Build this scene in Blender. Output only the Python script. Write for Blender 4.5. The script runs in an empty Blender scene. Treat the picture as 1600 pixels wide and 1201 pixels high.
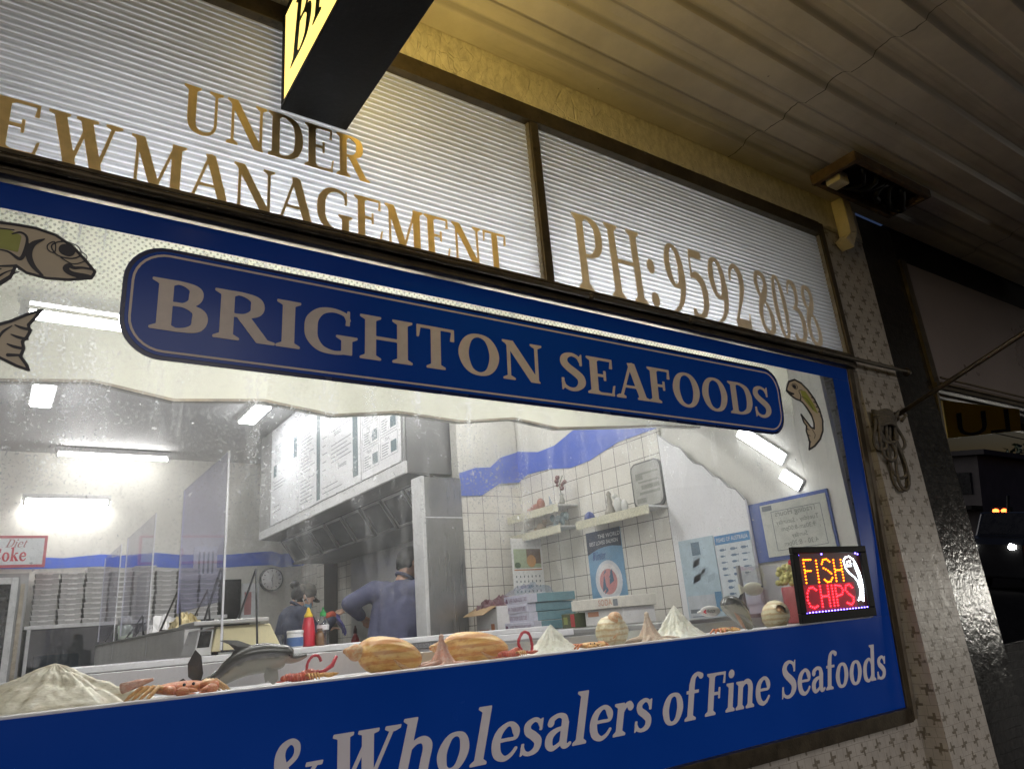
import bpy, bmesh, math, random
import numpy as np
from mathutils import Vector, Matrix, Euler

random.seed(7)
S = bpy.context.scene
COL = S.collection
R = math.radians

# ------------------------------------------------------------------ camera
cd = bpy.data.cameras.new('camera')
cam = bpy.data.objects.new('camera', cd)
COL.objects.link(cam)
S.camera = cam
cd.sensor_width = 36.0
cd.sensor_fit = 'HORIZONTAL'
cd.lens = 36.0 * 1136.7 / 1600.0
cd.clip_start = 0.02
cd.clip_end = 2000
YAW, PIT, ROL = 0.62649384, 0.31802917, -0.08528033
fw = Vector((math.sin(YAW) * math.cos(PIT), math.cos(YAW) * math.cos(PIT), math.sin(PIT)))
r0 = Vector((math.cos(YAW), -math.sin(YAW), 0))
u0 = r0.cross(fw)
rv = r0 * math.cos(ROL) + u0 * math.sin(ROL)
uv = -r0 * math.sin(ROL) + u0 * math.cos(ROL)
m3 = Matrix((rv, uv, -fw)).transposed()
cam.matrix_world = Matrix.Translation((0, -1.75, 1.55)) @ m3.to_4x4()

# ------------------------------------------------------------------ dusk sky, soft dusk glow, exposure
W = bpy.data.worlds.new('World')
S.world = W
W.use_nodes = True
wn = W.node_tree.nodes
wl = W.node_tree.links
bg = wn['Background']
sky = wn.new('ShaderNodeTexSky')
sky.sky_type = 'NISHITA'
sky.sun_disc = False
sky.sun_elevation = R(-0.5)
sky.sun_rotation = R(340)
wb = wn.new('ShaderNodeMix'); wb.data_type = 'RGBA'; wb.blend_type = 'MULTIPLY'      # cool dusk white balance
wb.inputs[0].default_value = 1.0; wb.inputs[7].default_value = (.50, .66, 1.25, 1)
wl.new(sky.outputs[0], wb.inputs[6])
wl.new(wb.outputs[2], bg.inputs['Color'])
bg.inputs['Strength'].default_value = 0.15
sl = bpy.data.lights.new('dusk_sun', 'SUN')
sl.energy = 1.95
sl.angle = R(70)
sl.color = (1.0, 0.94, 0.92)
sun = bpy.data.objects.new('dusk_sun', sl)
COL.objects.link(sun)
sun.rotation_euler = (R(78), 0, R(-20))      # low glow coming in from the street, under the awning
S.view_settings.view_transform = 'Standard'
S.view_settings.look = 'None'
S.view_settings.exposure = 0.0
S.view_settings.gamma = 1.0
S.cycles.use_denoising = True
S.cycles.max_bounces = 8
S.cycles.diffuse_bounces = 4
S.cycles.glossy_bounces = 4
S.cycles.transmission_bounces = 6
S.cycles.transparent_max_bounces = 20
S.cycles.caustics_reflective = False
S.cycles.caustics_refractive = False
S.cycles.sample_clamp_indirect = 4.0

# ------------------------------------------------------------------ material helpers
class X:
    """tiny wrapper so node maths reads like maths"""
    def __init__(s, nt, v): s.nt, s.v = nt, v
    def op(s, o, *a):
        n = s.nt.nodes.new('ShaderNodeMath'); n.operation = o
        for i, q in enumerate((s,) + a):
            q = q.v if isinstance(q, X) else q
            if isinstance(q, (int, float)): n.inputs[i].default_value = q
            else: s.nt.links.new(q, n.inputs[i])
        return X(s.nt, n.outputs[0])
    def __add__(s, o): return s.op('ADD', o)
    def __sub__(s, o): return s.op('SUBTRACT', o)
    def __mul__(s, o): return s.op('MULTIPLY', o)
    def __truediv__(s, o): return s.op('DIVIDE', o)
    def __lt__(s, o): return s.op('LESS_THAN', o)
    def __gt__(s, o): return s.op('GREATER_THAN', o)
    def max(s, o): return s.op('MAXIMUM', o)
    def min(s, o): return s.op('MINIMUM', o)
    def abs(s): return s.op('ABSOLUTE')
    def fract(s): return s.op('FRACT')
    def floor(s): return s.op('FLOOR')
    def mod(s, o): return s.op('FLOORED_MODULO', o)
    def smooth(s, a, b):
        n = s.nt.nodes.new('ShaderNodeMapRange'); n.interpolation_type = 'SMOOTHSTEP'
        s.nt.links.new(s.v, n.inputs[0]); n.inputs[1].default_value = a; n.inputs[2].default_value = b
        return X(s.nt, n.outputs[0])

def newmat(name):
    m = bpy.data.materials.new(name); m.use_nodes = True
    nt = m.node_tree
    return m, nt, nt.nodes['Principled BSDF'], nt.nodes['Material Output']

def coords(nt, kind='Object'):
    tc = nt.nodes.new('ShaderNodeTexCoord')
    sp = nt.nodes.new('ShaderNodeSeparateXYZ')
    nt.links.new(tc.outputs[kind], sp.inputs[0])
    return tc.outputs[kind], X(nt, sp.outputs[0]), X(nt, sp.outputs[1]), X(nt, sp.outputs[2])

def noise(nt, vec, scale, detail=4, rough=.6, stretch=None):
    if stretch:
        mp = nt.nodes.new('ShaderNodeMapping'); mp.inputs['Scale'].default_value = stretch
        nt.links.new(vec, mp.inputs[0]); vec = mp.outputs[0]
    n = nt.nodes.new('ShaderNodeTexNoise')
    n.inputs['Scale'].default_value = scale; n.inputs['Detail'].default_value = detail; n.inputs['Roughness'].default_value = rough
    nt.links.new(vec, n.inputs['Vector'])
    return X(nt, n.outputs['Fac'])

def mixc(nt, fac, a, b):
    n = nt.nodes.new('ShaderNodeMix'); n.data_type = 'RGBA'
    for sock, q in ((n.inputs[0], fac), (n.inputs[6], a), (n.inputs[7], b)):
        q = q.v if isinstance(q, X) else q
        if isinstance(q, (int, float)): sock.default_value = q
        elif isinstance(q, (tuple, list)): sock.default_value = (*q[:3], 1)
        else: nt.links.new(q, sock)
    return n.outputs[2]

def bumpn(nt, h, strength, dist=.01):
    b = nt.nodes.new('ShaderNodeBump'); b.inputs['Strength'].default_value = strength; b.inputs['Distance'].default_value = dist
    nt.links.new(h.v, b.inputs['Height']); return b.outputs[0]

def shade(h, k=.75): return tuple(c * k for c in h)

def mat(name, col, rough=.5, metal=0, var=.12, vscale=6, bump=0, bscale=60, emis=None, estr=0, dirt=None, spec=.5, coat=0):
    m, nt, p, out = newmat(name)
    vec, x, y, z = coords(nt)
    n = noise(nt, vec, vscale)
    c = mixc(nt, n.smooth(.3, .75), shade(col, 1 - var), tuple(min(1, q * (1 + var)) for q in col))
    if dirt:
        d = noise(nt, vec, vscale * 2.3, 8, .7).smooth(.52, .72) * dirt[1]
        c = mixc(nt, d, c, dirt[0])
    nt.links.new(c, p.inputs['Base Color'])
    nt.links.new((n * .25 + (rough - .12)).v, p.inputs['Roughness'])
    p.inputs['Metallic'].default_value = metal
    p.inputs['Specular IOR Level'].default_value = spec
    p.inputs['Coat Weight'].default_value = coat
    if bump: nt.links.new(bumpn(nt, noise(nt, vec, bscale), bump), p.inputs['Normal'])
    if emis:
        p.inputs['Emission Color'].default_value = (*emis, 1); p.inputs['Emission Strength'].default_value = estr
    return m

def emit(name, col, strength):
    m, nt, p, out = newmat(name)
    nt.nodes.remove(p)
    e = nt.nodes.new('ShaderNodeEmission'); e.inputs[0].default_value = (*col, 1); e.inputs[1].default_value = strength
    nt.links.new(e.outputs[0], out.inputs[0])
    return m

# ------------------------------------------------------------------ object helpers
def tag(o, label=None, cat=None, group=None, kind=None):
    if label: o['label'] = label
    if cat: o['category'] = cat
    if group: o['group'] = group
    if kind: o['kind'] = kind
    return o

def thing(name, label, cat, loc=(0, 0, 0), group=None, rot=(0, 0, 0)):
    o = bpy.data.objects.new(name, None); COL.objects.link(o)
    o.location = loc; o.rotation_euler = rot; o.empty_display_size = .05
    return tag(o, label, cat, group)

def origin(o):
    v = Vector((0, 0, 0))
    while o is not None: v = v + Vector(o.location); o = o.parent
    return v

def link_mesh(name, me, mats, parent=None):
    o = bpy.data.objects.new(name, me); COL.objects.link(o)
    for m in (mats if isinstance(mats, (list, tuple)) else [mats]):
        me.materials.append(m)
    if parent is not None: o.parent = parent
    return o

class MB:
    """collects shapes; build() makes ONE mesh object of them"""
    def __init__(s): s.v, s.f, s.mi, s.sm = [], [], [], []; s.m = 0
    def add(s, vs, fs, smooth=False):
        b = len(s.v); s.v += [tuple(v) for v in vs]
        for f in fs: s.f.append(tuple(b + i for i in f)); s.mi.append(s.m); s.sm.append(smooth)
        return s
    def mat(s, i): s.m = i; return s
    def box(s, x0, y0, z0, x1, y1, z1):
        v = [(x, y, z) for z in (z0, z1) for y in (y0, y1) for x in (x0, x1)]
        return s.add(v, [(0, 2, 3, 1), (4, 5, 7, 6), (0, 1, 5, 4), (2, 6, 7, 3), (0, 4, 6, 2), (1, 3, 7, 5)])
    def hexa(s, a, b):
        """a, b: two quads (4 points each) joined into a solid"""
        v = list(a) + list(b)
        return s.add(v, [(3, 2, 1, 0), (4, 5, 6, 7), (0, 1, 5, 4), (1, 2, 6, 5), (2, 3, 7, 6), (3, 0, 4, 7)])
    def obox(s, c, ax, ay, az):
        c, ax, ay, az = map(Vector, (c, ax, ay, az))
        a = [c - ax - ay - az, c + ax - ay - az, c + ax + ay - az, c - ax + ay - az]
        return s.hexa(a, [p + az * 2 for p in a])
    def quad(s, *p): return s.add(p, [tuple(range(len(p)))])
    def prism(s, pts, off):
        """polygon of 3-D points pushed along off"""
        n = len(pts); off = Vector(off)
        v = [Vector(p) for p in pts]; v += [p + off for p in v]
        return s.add(v, [tuple(range(n - 1, -1, -1)), tuple(range(n, 2 * n))] + [(i, (i + 1) % n, n + (i + 1) % n, n + i) for i in range(n)])
    def tube(s, pts, rad, n=8, cap=True, flat=1.0):
        pts = [Vector(p) for p in pts]; k = len(pts)
        rad = rad if isinstance(rad, (list, tuple)) else [rad] * k
        vs, fs = [], []
        up = Vector((0, 0, 1)); prev = None
        for i, p in enumerate(pts):
            t = (pts[min(i + 1, k - 1)] - pts[max(i - 1, 0)]).normalized()
            if prev is None:
                a = t.cross(up if abs(t.z) < .9 else Vector((1, 0, 0))).normalized()
            else:
                a = (prev - t * prev.dot(t)).normalized()
            prev = a; b = t.cross(a)
            for j in range(n):
                q = 2 * math.pi * j / n
                vs.append(p + (a * math.cos(q) + b * math.sin(q) * flat) * rad[i])
        for i in range(k - 1):
            for j in range(n):
                fs.append((i * n + j, i * n + (j + 1) % n, (i + 1) * n + (j + 1) % n, (i + 1) * n + j))
        if cap: fs += [tuple(range(n - 1, -1, -1)), tuple((k - 1) * n + j for j in range(n))]
        return s.add(vs, fs, True)
    def cyl(s, a, b, ra, rb=None, n=16): return s.tube([a, b], [ra, ra if rb is None else rb], n)
    def lathe(s, c, prof, n=20, axis='z'):
        c = Vector(c); vs, fs = [], []
        for (r, h) in prof:
            for j in range(n):
                q = 2 * math.pi * j / n
                d = (r * math.cos(q), r * math.sin(q), h)
                if axis == 'x': d = (h, r * math.cos(q), r * math.sin(q))
                if axis == 'y': d = (r * math.cos(q), h, r * math.sin(q))
                vs.append(c + Vector(d))
        k = len(prof)
        for i in range(k - 1):
            for j in range(n):
                fs.append((i * n + j, i * n + (j + 1) % n, (i + 1) * n + (j + 1) % n, (i + 1) * n + j))
        fs += [tuple(range(n - 1, -1, -1)), tuple((k - 1) * n + j for j in range(n))]
        return s.add(vs, fs, True)
    def ball(s, c, r, nu=16, nv=10, rot=None):
        r = r if isinstance(r, (tuple, list)) else (r, r, r)
        c = Vector(c); M = Euler(rot).to_matrix() if rot else None
        vs, fs = [], []
        for i in range(nv + 1):
            a = math.pi * i / nv
            for j in range(nu):
                q = 2 * math.pi * j / nu
                d = Vector((r[0] * math.sin(a) * math.cos(q), r[1] * math.sin(a) * math.sin(q), r[2] * math.cos(a)))
                vs.append(c + (M @ d if M else d))
        for i in range(nv):
            for j in range(nu):
                fs.append((i * nu + j, (i + 1) * nu + j, (i + 1) * nu + (j + 1) % nu, i * nu + (j + 1) % nu))
        return s.add(vs, fs, True)
    def grid(s, fn, nu, nv, smooth=True, wrapu=False):
        vs = [fn(i / nu, j / nv) for i in range(nu + (0 if wrapu else 1)) for j in range(nv + 1)]
        fs = []
        tot = nu if wrapu else nu + 1
        for i in range(nu):
            for j in range(nv):
                i2 = (i + 1) % tot
                fs.append((i * (nv + 1) + j, i2 * (nv + 1) + j, i2 * (nv + 1) + j + 1, i * (nv + 1) + j + 1))
        return s.add(vs, fs, smooth)
    def capsule(s, a, b, ra, rb, n=14):
        a, b = Vector(a), Vector(b)
        s.ball(a, ra, n, 8); s.ball(b, rb, n, 8)
        if (b - a).length > 1e-4: s.tube([a, b], [ra, rb], n)
        return s
    def build(s, name, mats, parent=None, bevel=0, seg=2, solid=0):
        me = bpy.data.meshes.new(name)
        o = origin(parent) if parent is not None else Vector((0, 0, 0))
        me.from_pydata([(v[0] - o.x, v[1] - o.y, v[2] - o.z) for v in s.v], [], s.f)
        for p, i, q in zip(me.polygons, s.mi, s.sm): p.material_index = i; p.use_smooth = q
        ob = link_mesh(name, me, mats, parent)
        if solid:
            w = ob.modifiers.new('thick', 'SOLIDIFY'); w.thickness = solid; w.offset = 0
        if bevel:
            w = ob.modifiers.new('bevel', 'BEVEL'); w.width = bevel; w.segments = seg; w.limit_method = 'ANGLE'; w.angle_limit = R(50)
        return ob
    def remesh(s, name, mats, parent, voxel, smooth=4):
        """one continuous surface out of overlapping shapes"""
        o = origin(parent) if parent is not None else Vector((0, 0, 0))
        me = bpy.data.meshes.new(name)
        me.from_pydata([tuple(Vector(v) - o) for v in s.v], [], s.f)
        ob = bpy.data.objects.new(name, me); COL.objects.link(ob)
        w = ob.modifiers.new('r', 'REMESH'); w.mode = 'VOXEL'; w.voxel_size = voxel
        w = ob.modifiers.new('s', 'SMOOTH'); w.iterations = smooth; w.factor = .5
        dg = bpy.context.evaluated_depsgraph_get(); dg.update()
        m2 = bpy.data.meshes.new_from_object(ob.evaluated_get(dg))
        bpy.data.objects.remove(ob)
        m2.name = name
        for p in m2.polygons: p.use_smooth = True
        return link_mesh(name, m2, mats, parent)

def copy_tree(o, parent=None):
    c = o.copy(); COL.objects.link(c)
    if parent is not None: c.parent = parent
    for ch in o.children: copy_tree(ch, c)
    return c
# ------------------------------------------------------------------ lettering: glyphs drawn as stems, bars and swelling strokes
def cr(pts, n=7, closed=False):
    """Catmull-Rom through (x, y, width) points"""
    P = [np.array(p, float) for p in pts]; out = []
    k = len(P); rng = range(k if closed else k - 1)
    for i in rng:
        if closed: a, b, c, d = P[(i - 1) % k], P[i], P[(i + 1) % k], P[(i + 2) % k]
        else: a, b, c, d = P[max(i - 1, 0)], P[i], P[i + 1], P[min(i + 2, k - 1)]
        for j in range(n):
            t = j / n
            out.append(.5 * (2 * b + (c - a) * t + (2 * a - 5 * b + 4 * c - d) * t * t + (3 * b - a - 3 * c + d) * t ** 3))
    out.append(P[0] if closed else P[-1])
    return out

def sd_poly(px, py, pts):
    d = np.full(px.shape, 1e9); inside = np.zeros(px.shape, bool)
    n = len(pts)
    for i in range(n):
        x0, y0 = pts[i]; x1, y1 = pts[(i + 1) % n]
        ex, ey = x1 - x0, y1 - y0
        t = np.clip(((px - x0) * ex + (py - y0) * ey) / (ex * ex + ey * ey + 1e-12), 0, 1)
        d = np.minimum(d, np.hypot(px - x0 - t * ex, py - y0 - t * ey))
        c = (y0 > py) != (y1 > py)
        xi = x0 + (py - y0) * ex / (ey if abs(ey) > 1e-12 else 1e-12)
        inside ^= c & (px < xi)
    return np.where(inside, -d, d)

def sd_stroke(px, py, pts):
    d = np.full(px.shape, 1e9)
    for a, b in zip(pts[:-1], pts[1:]):
        ex, ey = b[0] - a[0], b[1] - a[1]
        t = np.clip(((px - a[0]) * ex + (py - a[1]) * ey) / (ex * ex + ey * ey + 1e-12), 0, 1)
        d = np.minimum(d, np.hypot(px - a[0] - t * ex, py - a[1] - t * ey) - (a[2] + (b[2] - a[2]) * t) / 2)
    return d

def field_loops(prims, step, weight=0.0):
    """outline loops of the union of primitives ('p' polygon, 's' smooth stroke, 'c' closed smooth stroke, 'l' straight stroke, '-' hole polygon)"""
    xs, ys = [], []
    for k, pts in prims:
        for p in pts:
            w = p[2] if len(p) > 2 else 0
            xs += [p[0] - w, p[0] + w]; ys += [p[1] - w, p[1] + w]
    x0, x1, y0, y1 = min(xs) - 3 * step, max(xs) + 3 * step, min(ys) - 3 * step, max(ys) + 3 * step
    nx, ny = int((x1 - x0) / step) + 2, int((y1 - y0) / step) + 2
    gx = x0 + np.arange(nx) * step + step * .013; gy = y0 + np.arange(ny) * step + step * .017
    PX, PY = np.meshgrid(gx, gy, indexing='ij')
    F = np.full(PX.shape, 1e9)
    for k, pts in prims:
        if k == 'p': F = np.minimum(F, sd_poly(PX, PY, pts))
        elif k == '-': F = np.maximum(F, -sd_poly(PX, PY, pts))
        elif k == 'l': F = np.minimum(F, sd_stroke(PX, PY, pts))
        else: F = np.minimum(F, sd_stroke(PX, PY, cr(pts, 7, k == 'c')))
    F = F - weight
    F[np.abs(F) < 1e-7] = 1e-7
    ins = F < 0
    nxt = {}; pos = {}
    def cross(i, j, i2, j2):
        key = (i, j, i2, j2) if (i, j) < (i2, j2) else (i2, j2, i, j)
        if key not in pos:
            a, b = F[key[0], key[1]], F[key[2], key[3]]; t = a / (a - b)
            pos[key] = (gx[key[0]] + t * (gx[key[2]] - gx[key[0]]), gy[key[1]] + t * (gy[key[3]] - gy[key[1]]))
        return key
    mixed = np.argwhere((ins[:-1, :-1].astype(int) + ins[1:, :-1] + ins[1:, 1:] + ins[:-1, 1:]) % 4 != 0)
    for i, j in mixed:
        i, j = int(i), int(j)
        c = [(i, j), (i + 1, j), (i + 1, j + 1), (i, j + 1)]
        s = [bool(ins[q]) for q in c]
        ent, ext = [], []
        for e in range(4):
            a, b = e, (e + 1) % 4
            if s[a] != s[b]:
                key = cross(*c[a], *c[b])
                (ext if s[a] else ent).append((e, key))
        if len(ent) == 1: nxt[ext[0][1]] = ent[0][1]
        else:
            for (e, k1) in ext:
                k2 = min(ent, key=lambda q: (e - q[0]) % 4)[1]; nxt[k1] = k2
    loops = []; left = set(nxt)
    while left:
        k = next(iter(left)); lp = []
        while k in left:
            left.discard(k); lp.append(pos[k]); k = nxt[k]
        if len(lp) > 5: loops.append(lp)
    return loops

HR = .05
def V(x, w=.17, y0=0., y1=1., bl=.09, br=.09, tl=.09, tr=.09, h=.045):
    o = [('p', [(x - w / 2, y0), (x + w / 2, y0), (x + w / 2, y1), (x - w / 2, y1)])]
    if bl or br: o.append(('p', [(x - w / 2 - bl, y0), (x + w / 2 + br, y0), (x + w / 2 + br, y0 + h * .7), (x + w / 2, y0 + h * 2), (x - w / 2, y0 + h * 2), (x - w / 2 - bl, y0 + h * .7)]))
    if tl or tr: o.append(('p', [(x - w / 2 - tl, y1), (x + w / 2 + tr, y1), (x + w / 2 + tr, y1 - h * .7), (x + w / 2, y1 - h * 2), (x - w / 2, y1 - h * 2), (x - w / 2 - tl, y1 - h * .7)]))
    return o
def Bar(x0, x1, y, t=HR): return [('p', [(x0, y - t / 2), (x1, y - t / 2), (x1, y + t / 2), (x0, y + t / 2)])]
def Dg(x0, y0, x1, y1, w): return [('p', [(x0 - w / 2, y0), (x0 + w / 2, y0), (x1 + w / 2, y1), (x1 - w / 2, y1)])]
def Sf(x, y, a=.13, up=1, h=.04): return [('p', [(x - a, y), (x + a, y), (x + a, y + up * h), (x + .05, y + up * h * 2), (x - .05, y + up * h * 2), (x - a, y + up * h)])]
def St(*p): return [('s', list(p))]
def Cl(*p): return [('c', list(p))]
def O_(cx, cy, rx, ry, wx, wy):
    o = []
    for k in range(12):
        a = math.pi * k / 6
        o.append((cx + (rx - wx / 2 * abs(math.cos(a)) - wy / 2 * abs(math.sin(a))) * math.cos(a), cy + (ry - wy / 2) * math.sin(a), wy + (wx - wy) * abs(math.cos(a)) ** 1.5))
    return Cl(*o)
Tend = lambda x, y0, y1, w=.05: [('p', [(x - w, y0), (x, y0), (x, y1), (x - w * .4, y1)])]
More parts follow.
